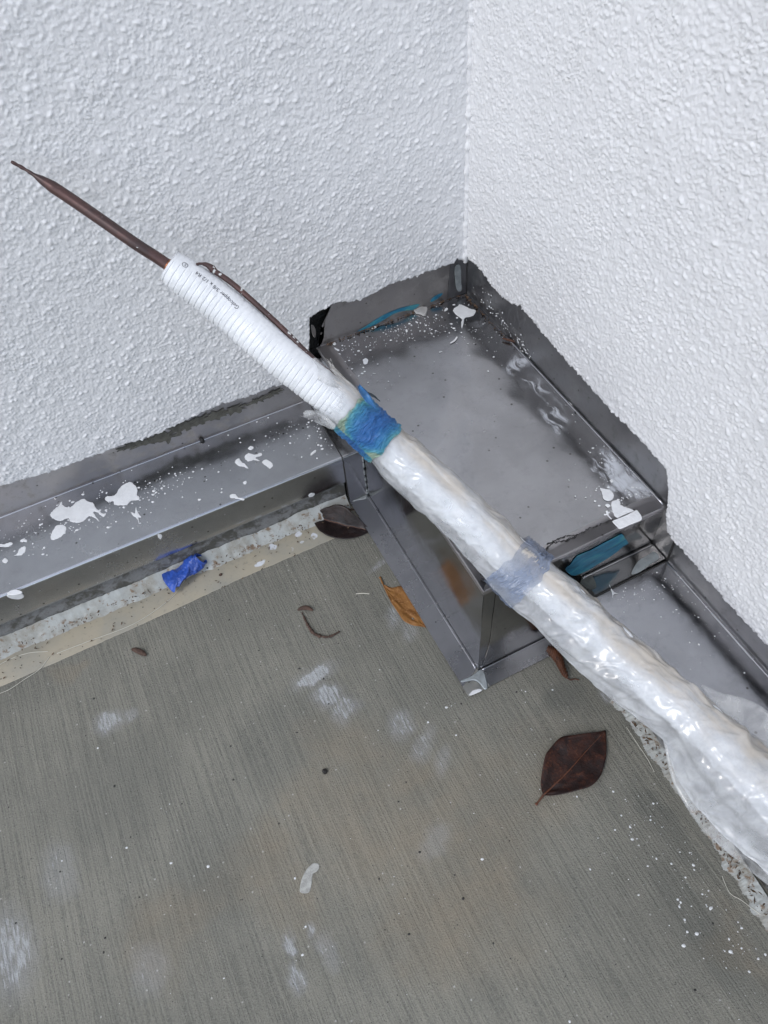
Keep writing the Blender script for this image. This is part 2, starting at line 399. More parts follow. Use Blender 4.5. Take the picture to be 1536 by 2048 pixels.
# ------------------------------------------------------------------ mesh helpers
def link(o, parent=None):
    COL.objects.link(o)
    if parent is not None: o.parent = parent
    return o
def tag(o, label, cat, group=None, kind=None):
    o['label'] = label; o['category'] = cat
    if group: o['group'] = group
    if kind: o['kind'] = kind
    return o
def empty(name, loc=(0, 0, 0)):
    o = bpy.data.objects.new(name, None); o.empty_display_size = .02
    COL.objects.link(o)            # parts are modelled in world metres, so the Empty keeps the origin
    return o
def mesh(name, V, F, mat, parent=None, smooth=True, uv=None):
    me = bpy.data.meshes.new(name)
    me.from_pydata([tuple(map(float, v)) for v in V], [], [tuple(map(int, f)) for f in F])
    if smooth: me.polygons.foreach_set('use_smooth', [True] * len(me.polygons))
    me.materials.append(mat)
    if uv is not None:
        lay = me.uv_layers.new(name='UVMap')
        for lp in me.loops: lay.data[lp.index].uv = uv[lp.vertex_index]
    me.update()
    return link(bpy.data.objects.new(name, me), parent)
def big_mesh(name, V, F, mat, parent=None, uvf=None):
    me = bpy.data.meshes.new(name)
    V = np.asarray(V, np.float32); F = np.asarray(F, np.int32)
    me.vertices.add(len(V)); me.vertices.foreach_set('co', V.ravel())
    me.loops.add(F.size); me.loops.foreach_set('vertex_index', F.ravel())
    me.polygons.add(len(F)); me.polygons.foreach_set('loop_start', np.arange(0, F.size, 4, dtype=np.int32))
    if uvf is not None:
        lay = me.uv_layers.new(name='UVMap'); lay.data.foreach_set('uv', np.asarray(uvf, np.float32).ravel())
    me.update(calc_edges=True); me.validate()
    me.polygons.foreach_set('use_smooth', np.ones(len(me.polygons), bool))
    me.materials.append(mat)
    return link(bpy.data.objects.new(name, me), parent)
def grid_faces(n, m, wrap=False):
    i = np.arange(n - 1)[:, None]; j = np.arange(m if wrap else m - 1)[None, :]
    a = i * m + j; b = i * m + (j + 1) % m
    return np.stack([a, b, b + m, a + m], -1).reshape(-1, 4)
def rim_faces(n, m, k):
    """quads that join the border of an n x m grid to its copy k vertices further on"""
    b = [i for i in range(m)] + [i * m + m - 1 for i in range(1, n)] + [(n - 1) * m + j for j in range(m - 2, -1, -1)] + [i * m for i in range(n - 2, 0, -1)]
    b = np.array(b); c = np.roll(b, -1)
    return np.stack([b, b + k, c + k, c], 1)
def smooth_closed(pts, k=4):
    p = np.asarray(pts, float); n = len(p); out = []
    for i in range(n):
        a, b, c, d = p[i - 1], p[i], p[(i + 1) % n], p[(i + 2) % n]
        for t in np.arange(k) / k:
            out.append(.5 * ((2 * b) + (c - a) * t + (2 * a - 5 * b + 4 * c - d) * t * t + (3 * b - a - 3 * c + d) * t ** 3))
    return np.array(out)
def catmull(P, n):
    P = np.asarray(P, float); q = np.vstack([2 * P[0] - P[1], P, 2 * P[-1] - P[-2]]); out = []
    for i in range(1, len(q) - 2):
        a, b, c, d = q[i - 1:i + 3]
        for t in np.arange(24) / 24:
            out.append(.5 * (2 * b + (c - a) * t + (2 * a - 5 * b + 4 * c - d) * t * t + (3 * b - a - 3 * c + d) * t ** 3))
    out.append(P[-1]); out = np.array(out)
    s = np.r_[0, np.cumsum(np.linalg.norm(np.diff(out[:, :3], axis=0), axis=1))]
    u = np.linspace(0, s[-1], n)
    return np.stack([np.interp(u, s, out[:, k]) for k in range(out.shape[1])], 1), u
def blob(name, pts, nrm, mat, parent, th=.0007, k=4, inset=.0006, rough=.0, flat=False):
    """a dried splash: outline on a plane, rounded rim, real thickness"""
    p = smooth_closed(pts, k) if k > 1 else np.asarray(pts, float)
    nrm = np.array(nrm, float); c = p.mean(0); n = len(p)
    t = np.roll(p, -1, 0) - np.roll(p, 1, 0)
    inw = np.cross(nrm, t); inw /= (np.linalg.norm(inw, axis=1, keepdims=True) + 1e-9)
    area = sum(np.dot(nrm, np.cross(p[i] - c, p[(i + 1) % n] - c)) for i in range(n))
    if area < 0: inw = -inw
    j = rng.normal(0, rough, (n, 1)) if rough else 0
    base = p + nrm * .0001 + inw * j; t1 = p + inw * (inset * .45 + j) + nrm * th * .85; top = p + inw * (inset + j) + nrm * th
    bm = bmesh.new()
    vb = [bm.verts.new(v) for v in base]; vm = [bm.verts.new(v) for v in t1]; vt = [bm.verts.new(v) for v in top]
    for lo_, hi_ in ((vb, vm), (vm, vt)):
        for i in range(n):
            q = (lo_[i], lo_[(i + 1) % n], hi_[(i + 1) % n], hi_[i])
            bm.faces.new(q if area > 0 else q[::-1])
    ax_ = np.cross(nrm, (.31, .82, .48)); ax_ /= np.linalg.norm(ax_); ay_ = np.cross(nrm, ax_)
    dup_ = vt
    for i in range(n):
        e_ = bm.edges.get((vt[i], vt[(i + 1) % n]))
        if e_: e_.smooth = False
    for tri in tessellate_polygon([[Vector((float(q @ ax_), float(q @ ay_), 0)) for q in top]]):
        try: bm.faces.new([dup_[k_] for k_ in tri])
        except ValueError: pass
    bmesh.ops.recalc_face_normals(bm, faces=bm.faces)
    me = bpy.data.meshes.new(name); bm.to_mesh(me); bm.free()
    me.polygons.foreach_set('use_smooth', [not flat] * len(me.polygons)); me.materials.append(mat)
    return link(bpy.data.objects.new(name, me), parent)
def dots(name, centres, radii, nrm, mat, parent, seg=7, flat=.45):
    """many little dried drops as one part (too small to pick apart)"""
    nrm = np.array(nrm, float); a = np.cross(nrm, (.3, .8, .5)); a /= np.linalg.norm(a); b = np.cross(nrm, a)
    V, F = [], []
    for c, r in zip(centres, radii):
        c = np.array(c, float); k = len(V); e = random.uniform(.7, 1.4); ph = random.uniform(0, 6.28)
        for i in range(seg):
            t = ph + 6.2832 * i / seg; rr = r * random.uniform(.8, 1.2)
            V.append(c + a * rr * math.cos(t) * e + b * rr * math.sin(t))
        for i in range(seg):
            t = ph + 6.2832 * i / seg
            V.append(c + .6 * r * (a * math.cos(t) * e + b * math.sin(t)) + nrm * r * flat * .8)
        V.append(c + nrm * r * flat)
        for i in range(seg):
            j = (i + 1) % seg
            F.append((k + i, k + j, k + seg + j, k + seg + i)); F.append((k + seg + i, k + seg + j, k + 2 * seg))
    o = mesh(name, V, F, mat, parent); o['kind'] = 'stuff'
    return o
def flakes(name, centres, sizes, mat, parent=None, lift=.0006):
    """loose litter: bent slivers at random headings, one part"""
    V, F = [], []
    for c, s in zip(centres, sizes):
        h = random.uniform(0, 6.28); d = np.array((math.cos(h), math.sin(h), random.uniform(-.15, .15))); w = np.array((-d[1], d[0], random.uniform(-.3, .3)))
        l = s * random.uniform(.8, 1.8); b = s * random.uniform(.25, .6); k = len(V); c = np.array(c, float) + (0, 0, lift)
        up = np.array((0, 0, s * random.uniform(.2, .5)))
        for sgn, rows in ((0, 0), (1, 1)):
            z = np.array((0, 0, .0004 * sgn))
            V += [c - d * l + z, c + w * b + up * .5 + z, c + d * l + up + z, c - w * b + z]
        F += [(k + 4, k + 7, k + 6, k + 5), (k, k + 1, k + 2, k + 3)] + [(k + i, k + 4 + i, k + 4 + (i + 1) % 4, k + (i + 1) % 4) for i in range(4)]
    o = mesh(name, V, F, mat, parent, smooth=False); o['kind'] = 'stuff'
    return o
def sheet(name, prof, axis, a0, a1, mat, parent, th=.0009, n=24, offs=(0, 0)):
    """folded sheet metal: a profile swept along an axis ('x' or 'y'), with thickness"""
    pr = np.asarray(prof, float); m = len(pr)
    t = np.gradient(pr, axis=0); t /= np.linalg.norm(t, axis=1, keepdims=True)
    nn = np.stack([-t[:, 1], t[:, 0]], 1)
    inner = pr - nn * th; loop = np.vstack([pr, inner[::-1]])
    s = np.linspace(a0, a1, n); V = []
    for x in s:
        for q in loop:
            V.append((x, q[0], q[1]) if axis == 'x' else (q[0], x, q[1]))
    F = grid_faces(n, 2 * m, True).tolist()
    F += [tuple(range(2 * m))[::-1], tuple((n - 1) * 2 * m + i for i in range(2 * m))]
    o = mesh(name, V, F, mat, parent)
    me = o.data
    bm = bmesh.new(); bm.from_mesh(me); bmesh.ops.recalc_face_normals(bm, faces=bm.faces)
    for e in bm.edges:
        if len(e.link_faces) == 2 and e.calc_face_angle(0) > .6: e.smooth = False
    bm.to_mesh(me); bm.free()
    return o
def box(name, lo, hi, mat, parent, bev=.0008):
    bm = bmesh.new(); bmesh.ops.create_cube(bm, size=1)
    for v in bm.verts: v.co = Vector([lo[i] + (v.co[i] + .5) * (hi[i] - lo[i]) for i in range(3)])
    if bev: bmesh.ops.bevel(bm, geom=bm.edges[:], offset=bev, segments=2, affect='EDGES', profile=.6)
    me = bpy.data.meshes.new(name); bm.to_mesh(me); bm.free(); me.materials.append(mat)
    return link(bpy.data.objects.new(name, me), parent)
def prism(name, pts, nrm, th, mat, parent):
    """flat sheet of any outline with thickness th behind the given plane"""
    p = np.asarray(pts, float); nrm = np.array(nrm, float); n = len(p)
    bm = bmesh.new(); a = [bm.verts.new(v) for v in p]; b = [bm.verts.new(v - nrm * th) for v in p]
    f1 = bm.faces.new(a); f2 = bm.faces.new(b[::-1])
    for i in range(n): bm.faces.new((a[i], b[i], b[(i + 1) % n], a[(i + 1) % n]))
    bmesh.ops.triangulate(bm, faces=[f1, f2]); bmesh.ops.recalc_face_normals(bm, faces=bm.faces)
    me = bpy.data.meshes.new(name); bm.to_mesh(me); bm.free(); me.materials.append(mat)
    return link(bpy.data.objects.new(name, me), parent)
def frames(P):
    T = np.gradient(P, axis=0); T /= np.linalg.norm(T, axis=1, keepdims=True)
    S = np.cross(T, (0, 0, 1.)); S[np.linalg.norm(S, axis=1) < 1e-6] = (1., 0, 0)
    S /= np.linalg.norm(S, axis=1, keepdims=True); U = np.cross(S, T)
    return T, S, U
def tube(name, P, R, mat, parent, seg=16, caps=True, squash=1.0, uv=False):
    P = np.asarray(P, float); n = len(P); R = np.broadcast_to(np.asarray(R, float), (n,))
    T, S, U = frames(P); th = np.arange(seg) / seg * 2 * np.pi
    V = P[:, None] + R[:, None, None] * (np.cos(th)[None, :, None] * S[:, None] + squash * np.sin(th)[None, :, None] * U[:, None])
    F = grid_faces(n, seg, True).tolist()
    if caps: F += [tuple(range(seg))[::-1], tuple((n - 1) * seg + i for i in range(seg))]
    return mesh(name, V.reshape(-1, 3), F, mat, parent)
def fbm2(n, m, lo, hi, seed, ani=None):
    """band-limited noise on an n x m grid, wavelengths lo..hi in cells; ani=(angle, ratio) stretches it"""
    g = np.random.default_rng(seed).normal(size=(n, m)); f = np.fft.rfft2(g)
    ky = np.fft.fftfreq(n)[:, None]; kx = np.fft.rfftfreq(m)[None, :]
    if ani:
        c, s = math.cos(ani[0]), math.sin(ani[0]); a = ky * c + kx * s; b = -ky * s + kx * c
        k = np.sqrt((a * ani[1]) ** 2 + b ** 2)
    else: k = np.sqrt(ky ** 2 + kx ** 2)
    w = np.exp(-(k * lo / 1.3) ** 2) * (1 - np.exp(-(k * hi / 1.3) ** 2))
    r = np.fft.irfft2(f * w, s=(n, m)); return r / r.std()

# ------------------------------------------------------------------ slab and kerb zone
slab = mesh('concrete_slab', [(-40, -40, 0), (.3, -40, 0), (.3, .3, 0), (-40, .3, 0), (-40, -40, -.12), (.3, -40, -.12), (.3, .3, -.12), (-40, .3, -.12)],
            [(0, 1, 2, 3), (7, 6, 5, 4), (0, 4, 5, 1), (1, 5, 6, 2), (2, 6, 7, 3), (3, 7, 4, 0)], M['concrete'], smooth=False)
slab['kind'] = 'structure'
# band of old sealer on the slab beside the left flashing, its edge slightly ragged
n = 240; xs = np.linspace(-1.6, -.2105, n); jag = np.cumsum(rng.normal(0, .0004, n)); jag -= np.linspace(0, jag[-1], n); jag += rng.normal(0, .00035, n)
yo = -.1605 + (xs + .7) * .0135 + jag * .5
yo = np.where(xs > -.236, np.minimum(yo, -.118), yo)
V = [(x, -.100, .0009) for x in xs] + [(x, y + .0008, .0009) for x, y in zip(xs, yo)] + [(x, y, 0.0001) for x, y in zip(xs, yo)]
F = [(i, n + i, n + i + 1, i + 1) for i in range(n - 1)] + [(n + i, 2 * n + i, 2 * n + i + 1, n + i + 1) for i in range(n - 1)]
mesh('sealer_coating', V, F, M['sealer'], slab)

# rendered curbs that the ledge flashings cover
def curb(name, lo, hi):
    o = box(name, lo, hi, M['curb'], None, 0); o['kind'] = 'structure'; return o
curb('curb_left', (-2.2, -.1085, -.02), (-.2385, .02, .0885))
curb('curb_right', (-.0870, -2.2, -.02), (.02, -.4265, .0995))
curb('plinth', (-.2060, -.3955, -.02), (.02, .02, .1655))

# ------------------------------------------------------------------ stucco walls
STEP = .0010
def stucco(name, length, zlo, zhi, edge_s, edge_z, seed, place, label, dirs, amp, grain=.85, worm=.00018, ani=2.8):
    """edge_s, edge_z: outline of the lower edge; place(s, out, z) -> world"""
    n = int(length / STEP); m = int((zhi - zlo) / STEP)
    s = np.linspace(0, length, n); z = np.linspace(zlo, zhi, m)
    sm = fbm2(n, m, 60, 400, seed + 5); sel = fbm2(n, m, 90, 500, seed + 6)
    a = [fbm2(n, m, 2.2, 7, seed + 20 + i, (d, ani)) for i, d in enumerate(dirs)]
    w = [np.exp(-((sel - c) / .75) ** 2) for c in np.linspace(-1.1, 1.1, len(dirs))]
    sw = sum(q * ww for q, ww in zip(a, w)) / np.sqrt(sum(ww ** 2 for ww in w))
    iso = fbm2(n, m, 1.7, 6, seed + 1); med = fbm2(n, m, 6, 22, seed + 2)
    coarse = np.clip(.5 + .35 * sm, .15, 1.2)
    h = worm * np.tanh(1.5 * (sw * .7 + iso * .65 + .25)) * (.35 + .8 * coarse) + .00019 * iso * (.5 + .6 * coarse) + .00022 * med
    lump = np.clip(fbm2(n, m, 2.4, 7, seed + 3) - 1.1, 0, 1.3)
    h += .0008 * np.sqrt(lump + 1e-6) * (.3 + coarse) * (lump > 0)
    g = np.random.default_rng(seed + 9); K = int(length * (zhi - zlo) * 6.5e4 * grain)
    for _ in range(K):
        ci, cj = g.integers(0, n), g.integers(0, m)
        r = g.gamma(3.0, .27) if g.random() > .06 else g.uniform(1.2, 2.0); r = min(max(r, .45), 2.0)
        if g.random() > .25 + .75 * min(1, max(0, coarse[ci, cj])): continue
        R = int(r * 3) + 1
        i0, i1, j0, j1 = max(0, ci - R), min(n, ci + R + 1), max(0, cj - R), min(m, cj + R + 1)
        yy, xx = np.mgrid[i0:i1, j0:j1]; ph_ = g.uniform(0, 3.14); ya, xa = yy - ci - g.uniform(-.5, .5), xx - cj; d2 = ((ya * math.cos(ph_) + xa * math.sin(ph_)) ** 2 * g.uniform(.35, 1.0) + (xa * math.cos(ph_) - ya * math.sin(ph_)) ** 2 * g.uniform(1.0, 1.9)) / r ** 2 + .5 * iso[i0:i1, j0:j1] * .35
        h[i0:i1, j0:j1] = np.maximum(h[i0:i1, j0:j1], h[ci, cj] * .4 + .0009 * r ** .9 * (1 - d2 * .55) * (d2 < 1.8)) if r > 1.0 else h[i0:i1, j0:j1] + .00085 * r * np.exp(-d2)
    h = h * amp
    h = .76 * h + .06 * (np.roll(h, 1, 0) + np.roll(h, -1, 0) + np.roll(h, 1, 1) + np.roll(h, -1, 1))
    b = np.interp(s, edge_s, edge_z); jg = np.random.default_rng(seed + 11)
    b = b + np.convolve(jg.normal(0, .0016, n), np.ones(4) / 4, 'same')
    Z = np.maximum(z[None, :], b[:, None]) * np.ones((n, 1))
    j0 = np.clip(np.searchsorted(z, b, 'right') - 1, 0, m - 2)
    jj = np.arange(m)[None, :]; hb = h[np.arange(n), np.minimum(j0 + 1, m - 1)]
    h = np.where(jj <= j0[:, None], hb[:, None] * .4 - .0006, h)
    out = .006 + h + np.clip(.0015 - (Z - b[:, None]), 0, 1) * -.4
    S = s[:, None] * np.ones((1, m))
    V = np.stack(place(S, out, Z), -1).reshape(-1, 3)
    F = grid_faces(n, m); fi = F[:, 0] // m; fj = F[:, 0] % m
    keep = (fj >= np.minimum(j0[fi], j0[np.minimum(fi + 1, n - 1)]))
    F = F[keep]
    edge = np.arange(n) * m + j0
    rim = np.stack(place(s, np.full(n, .0012), b), -1)
    k = len(V); V = np.vstack([V, rim])
    RF = np.stack([edge[:-1], edge[1:], k + np.arange(1, n), k + np.arange(n - 1)], 1)
    root = empty(name)
    big_mesh('stucco_face', V, np.vstack([F, RF]), M['stucco'], root)
    tag(root, label, 'wall')
    return root

le = np.array([(-0.645, -0.006, 0.146), (-0.6121, -0.006, 0.1443), (-0.5854, -0.006, 0.1402), (-0.5575, -0.006, 0.1375), (-0.5219, -0.006, 0.1378), (-0.4739, -0.006, 0.1371), (-0.438, -0.006, 0.1337), (-0.3959, -0.006, 0.1379), (-0.3696, -0.006, 0.1409), (-0.3404, -0.006, 0.1418), (-0.3017, -0.006, 0.1391), (-0.2671, -0.006, 0.1387), (-0.2294, -0.006, 0.1414)])
lu = np.array([(-0.2153, -0.006, 0.2211), (-0.2018, -0.006, 0.2259), (-0.1888, -0.006, 0.2265), (-0.1809, -0.006, 0.2276), (-0.1707, -0.006, 0.2265), (-0.1608, -0.006, 0.2204), (-0.1435, -0.006, 0.2216), (-0.1268, -0.006, 0.2224), (-0.1179, -0.006, 0.2254), (-0.103, -0.006, 0.2276), (-0.0828, -0.006, 0.2258), (-0.0622, -0.006, 0.2267), (-0.0415, -0.006, 0.2262), (-0.0241, -0.006, 0.227), (-0.0171, -0.006, 0.2287), (-0.0014, -0.006, 0.2217)])
LX = .80
es = np.r_[0, le[:, 0] + LX, lu[:, 0] + LX]; ez = np.r_[le[0, 2], le[:, 2], lu[:, 2]]
o_ = np.argsort(es, kind='stable'); es, ez = es[o_], ez[o_]
wall_l = stucco('stucco_wall', LX, .10, .70, es, ez, 100, lambda s, o, z: (s - LX, -o, z),
                'rough white stucco wall on the left with copper pipes in front', [0.2, 1.2, 2.2], 1.0)
re_ = np.array([(-0.006, -0.0148, 0.2299), (-0.006, -0.0291, 0.2314), (-0.006, -0.0433, 0.2315), (-0.006, -0.0587, 0.2283), (-0.006, -0.0716, 0.225), (-0.006, -0.0908, 0.2239), (-0.006, -0.1091, 0.2274), (-0.006, -0.129, 0.2372), (-0.006, -0.1449, 0.2354), (-0.006, -0.1708, 0.2312), (-0.006, -0.2055, 0.2284), (-0.006, -0.2387, 0.2258), (-0.006, -0.2855, 0.2229), (-0.006, -0.3273, 0.2224), (-0.006, -0.3568, 0.2218), (-0.006, -0.3895, 0.2191)])
rl_ = np.array([(-0.006, -0.3986, 0.2016), (-0.006, -0.4049, 0.1835), (-0.006, -0.4062, 0.1712), (-0.006, -0.4158, 0.1481), (-0.006, -0.4299, 0.1474), (-0.006, -0.4591, 0.1454), (-0.006, -0.507, 0.1429), (-0.006, -0.5339, 0.1441), (-0.006, -0.5601, 0.143), (-0.006, -0.611, 0.1427)])
RY = .72
rs = np.r_[-re_[:, 1], -rl_[:, 1]]; rz = np.r_[re_[:, 2], rl_[:, 2]]
rs = np.maximum.accumulate(rs + np.arange(len(rs)) * 1e-5)
rs = np.r_[0, rs, RY]; rz = np.r_[rz[0], rz, rz[-1]]
rs = np.maximum.accumulate(rs)
wall_r = stucco('stucco_wall', RY, .12, .70, rs, rz, 300, lambda s, o, z: (-o, -s, z),
                'brighter white stucco wall on the right above the scuffed steel upstand', [.35, .75, 1.1], 1.1, .30, .00036, 3.8)
# the walls go on beyond the modelled relief
def plain(name, x0, x1, y0, y1, z0, z1, parent):
    return box(name, (x0, y0, z0), (x1, y1, z1), M['stucco'], parent, 0)
plain('wall_body', -2.2, -LX, -.006, .10, .13, 2.6, wall_l)
plain('wall_body', -LX, .10, -.0055, .10, .698, 2.6, wall_l)
plain('wall_body', -.006, .10, -2.2, -RY, .15, 2.6, wall_r)
plain('wall_body', -.0055, .10, -RY, -.0055, .698, 2.6, wall_r)
box('cavity_shade_sheet', (-LX, .012, -.02), (.10, .09, .697), M['black'], wall_l, 0)  # black sheets paint the dark of the gaps behind the wall edges
box('cavity_shade_sheet', (.012, -RY, -.02), (.09, .011, .697), M['black'], wall_r, 0)
# built-up paint in the inside corner
zz = np.linspace(.222, .70, 260); cz = rng.normal(0, .0009, (260, 2))
P = np.stack([-.0060 + np.convolve(cz[:, 0], np.ones(3) / 3, 'same'), -.0060 + np.convolve(cz[:, 1], np.ones(3) / 3, 'same'), zz], 1)
V = []; sg = 8
for q, r in zip(P, .0026 + .0011 * np.convolve(np.abs(rng.normal(0, 1, 260)), np.ones(3) / 3, 'same')):
    for i in range(sg): V.append((q[0] + r * math.cos(i / sg * 6.2832), q[1] + r * math.sin(i / sg * 6.2832), q[2]))
F = grid_faces(260, sg, True)
big_mesh('corner_paint_buildup', np.array(V), F, M['stucco'], wall_l)

# ------------------------------------------------------------------ left ledge flashing
def arc(cx, cy, r, a0, a1, k=6):
    return [(cx + r * math.cos(math.radians(a)), cy + r * math.sin(math.radians(a))) for a in np.linspace(a0, a1, k)]
def ledge_profile(d, zb, zf, zend, r=.0028, hem=True):
    """(depth from wall negative, z) from the wall outwards and down, sampled"""
    top = [(-t * (d - r), zb + (zf - zb) * t) for t in np.linspace(0, 1, 10)]
    p = top[:-1] + [(-(d - r) - r * math.sin(a), zf - r + r * math.cos(a)) for a in np.linspace(0, math.pi / 2, 7)]
    p += [(-d, zf - r - (zf - r - zend) * t) for t in np.linspace(.12, 1, 6)]
    if hem: p += [(-d + .0006, zend - .0010), (-d + .003, zend - .0012)]
    return p
lf = empty('ledge_flashing')
tag(lf, 'long grey steel ledge flashing along left wall, splashed with white paint', 'flashing')
X0, X1 = -2.2, -.2368
sheet('ledge_sheet', ledge_profile(.1127, .0942, .0906, .0456), 'x', X0, X1, M['ledge'], lf, n=60)
prism('upstand', [(X0, -.0004, .0935), (-.2108, -.0004, .0935), (-.2108, -.0004, .152), (X0, -.0004, .158)], (0, -1, 0), .001, M['upstand_l'], lf)
P = np.stack([np.linspace(X0, X1, 120), -.0026 + rng.normal(0, .00012, 120), .0950 + rng.normal(0, .0001, 120)], 1)
tube('folded_hem', P, .0010, M['flange'], lf, 8)
# mortar remains on the upstand
MORT = [(c, r) for c, r in zip([(-0.4625, -0.001, 0.127), (-0.4393, -0.001, 0.1252), (-0.4183, -0.001, 0.1212), (-0.3935, -0.001, 0.1251), (-0.3764, -0.001, 0.1261), (-0.3556, -0.001, 0.126), (-0.3298, -0.001, 0.1236), (-0.2996, -0.001, 0.1244), (-0.2792, -0.001, 0.125)],
        [(.013, .004), (.020, .006), (.016, .008), (.018, .008), (.015, .007), (.016, .006), (.016, .006), (.014, .005), (.012, .004)])]
M['mortar'] = mat_plain('old_mortar_smear', (.125, .122, .105), .85, .35, 160, .4, .001)
for (c, r) in MORT:
    k = 26; an = np.arange(k) / k * 6.2832; rr = 1 + .34 * rng.normal(size=k)
    yo_ = -.0006 - .00013 * MORT.index((c, r))
    pts = [(c[0] + r[0] * math.cos(a) * q, yo_, c[2] + r[1] * math.sin(a) * q + .10 * r[0] * math.cos(a) * 0) for a, q in zip(an, rr)]
    blob('mortar_smear', pts, (0, -1, 0), M['mortar'], lf, .0006, 2, .0003, flat=True)
def ledge_z(p):   # the sheet falls slightly outwards
    return [(x, y, .0942 + (y / .1127) * .0036 + .0010) for x, y, z in p]
S_ = [[(-0.5791, -0.0282, 0.0922), (-0.5757, -0.0233, 0.0922), (-0.5683, -0.0196, 0.0922), (-0.5617, -0.0137, 0.0922), (-0.5624, -0.0203, 0.0922), (-0.5558, -0.0278, 0.0922), (-0.5474, -0.0238, 0.0922), (-0.538, -0.0225, 0.0922), (-0.5349, -0.0277, 0.0922), (-0.5286, -0.0352, 0.0922), (-0.5277, -0.0433, 0.0922), (-0.5225, -0.0556, 0.0922), (-0.519, -0.0575, 0.0922), (-0.5231, -0.0608, 0.0922), (-0.5279, -0.0505, 0.0922), (-0.5319, -0.0492, 0.0922), (-0.5286, -0.0661, 0.0922), (-0.5343, -0.0546, 0.0922), (-0.5391, -0.0519, 0.0922), (-0.5441, -0.0551, 0.0922), (-0.5518, -0.055, 0.0922), (-0.5595, -0.0483, 0.0922), (-0.5606, -0.0431, 0.0922), (-0.5713, -0.0414, 0.0922), (-0.5766, -0.0352, 0.0922)],
      [(-0.5857, -0.0619, 0.0922), (-0.5832, -0.0551, 0.0922), (-0.5763, -0.0473, 0.0922), (-0.57, -0.0483, 0.0922), (-0.5659, -0.0539, 0.0922), (-0.5678, -0.0603, 0.0922), (-0.5747, -0.0655, 0.0922), (-0.5827, -0.066, 0.0922)],
      [(-0.5146, -0.0354, 0.0922), (-0.5115, -0.0328, 0.0922), (-0.503, -0.0357, 0.0922), (-0.4955, -0.0284, 0.0922), (-0.489, -0.0248, 0.0922), (-0.4797, -0.0252, 0.0922), (-0.4754, -0.0387, 0.0922), (-0.4785, -0.0476, 0.0922), (-0.4768, -0.0542, 0.0922), (-0.4793, -0.0563, 0.0922), (-0.4871, -0.0533, 0.0922), (-0.4933, -0.0568, 0.0922), (-0.5007, -0.0536, 0.0922), (-0.5064, -0.0495, 0.0922), (-0.5062, -0.0436, 0.0922), (-0.5128, -0.0408, 0.0922)],
      [(-0.492, -0.0695, 0.0922), (-0.4892, -0.0727, 0.0922), (-0.4874, -0.0729, 0.0922), (-0.4847, -0.065, 0.0922), (-0.4847, -0.0743, 0.0922), (-0.4828, -0.083, 0.0922), (-0.4862, -0.082, 0.0922), (-0.4875, -0.0913, 0.0922), (-0.4883, -0.0808, 0.0922), (-0.4905, -0.0779, 0.0922)],
      [(-0.6443, -0.0387, 0.0922), (-0.6365, -0.0442, 0.0922), (-0.6291, -0.0446, 0.0922), (-0.627, -0.0482, 0.0922), (-0.6299, -0.0498, 0.0922), (-0.6337, -0.0501, 0.0922), (-0.6448, -0.0424, 0.0922)],
      [(-0.6287, -0.0664, 0.0922), (-0.6251, -0.0652, 0.0922), (-0.6212, -0.0594, 0.0922), (-0.616, -0.0582, 0.0922), (-0.614, -0.0609, 0.0922), (-0.6162, -0.0669, 0.0922), (-0.6217, -0.069, 0.0922), (-0.6259, -0.0671, 0.0922)],
      [(-0.6188, -0.0487, 0.0922), (-0.6153, -0.0469, 0.0922), (-0.6111, -0.051, 0.0922), (-0.6116, -0.0539, 0.0922), (-0.6148, -0.0516, 0.0922)],
      [(-0.6423, -0.066, 0.0922), (-0.6386, -0.0641, 0.0922), (-0.6359, -0.0687, 0.0922), (-0.6382, -0.0721, 0.0922), (-0.6417, -0.0694, 0.0922)],
      [(-0.3797, -0.1024, 0.0922), (-0.3763, -0.1017, 0.0922), (-0.3728, -0.1045, 0.0922), (-0.3715, -0.1096, 0.0922), (-0.3659, -0.1153, 0.0922), (-0.3678, -0.1168, 0.0922), (-0.3733, -0.1112, 0.0922), (-0.3762, -0.1087, 0.0922), (-0.3794, -0.1069, 0.0922)],
      [(-0.3426, -0.0543, 0.0922), (-0.3368, -0.0509, 0.0922), (-0.3305, -0.0573, 0.0922), (-0.3228, -0.0579, 0.0922), (-0.3231, -0.0624, 0.0922), (-0.3312, -0.0626, 0.0922), (-0.3285, -0.0697, 0.0922), (-0.3345, -0.0645, 0.0922), (-0.3408, -0.0637, 0.0922), (-0.3432, -0.0596, 0.0922)],
      [(-0.3564, -0.0559, 0.0922), (-0.3501, -0.0529, 0.0922), (-0.349, -0.061, 0.0922), (-0.3458, -0.0665, 0.0922), (-0.3453, -0.0742, 0.0922), (-0.3496, -0.0681, 0.0922), (-0.3542, -0.0646, 0.0922)],
      [(-0.3347, -0.0435, 0.0922), (-0.33, -0.0414, 0.0922), (-0.3275, -0.0456, 0.0922), (-0.3317, -0.048, 0.0922)],
      [(-0.3588, -0.092, 0.0922), (-0.3556, -0.0902, 0.0922), (-0.3543, -0.0936, 0.0922), (-0.3575, -0.0954, 0.0922)],
      [(-0.3269, -0.0725, 0.0922), (-0.32, -0.0717, 0.0922), (-0.3164, -0.083, 0.0922), (-0.322, -0.0872, 0.0922), (-0.3246, -0.0802, 0.0922)],
      [(-0.269, -0.0891, 0.0922), (-0.261, -0.086, 0.0922), (-0.2614, -0.0886, 0.0922), (-0.2689, -0.0919, 0.0922)]]
for p in S_: blob('paint_splash', ledge_z(p), (0, 0, 1), M['paint'], lf, .0005, 5, .0005, .00025)
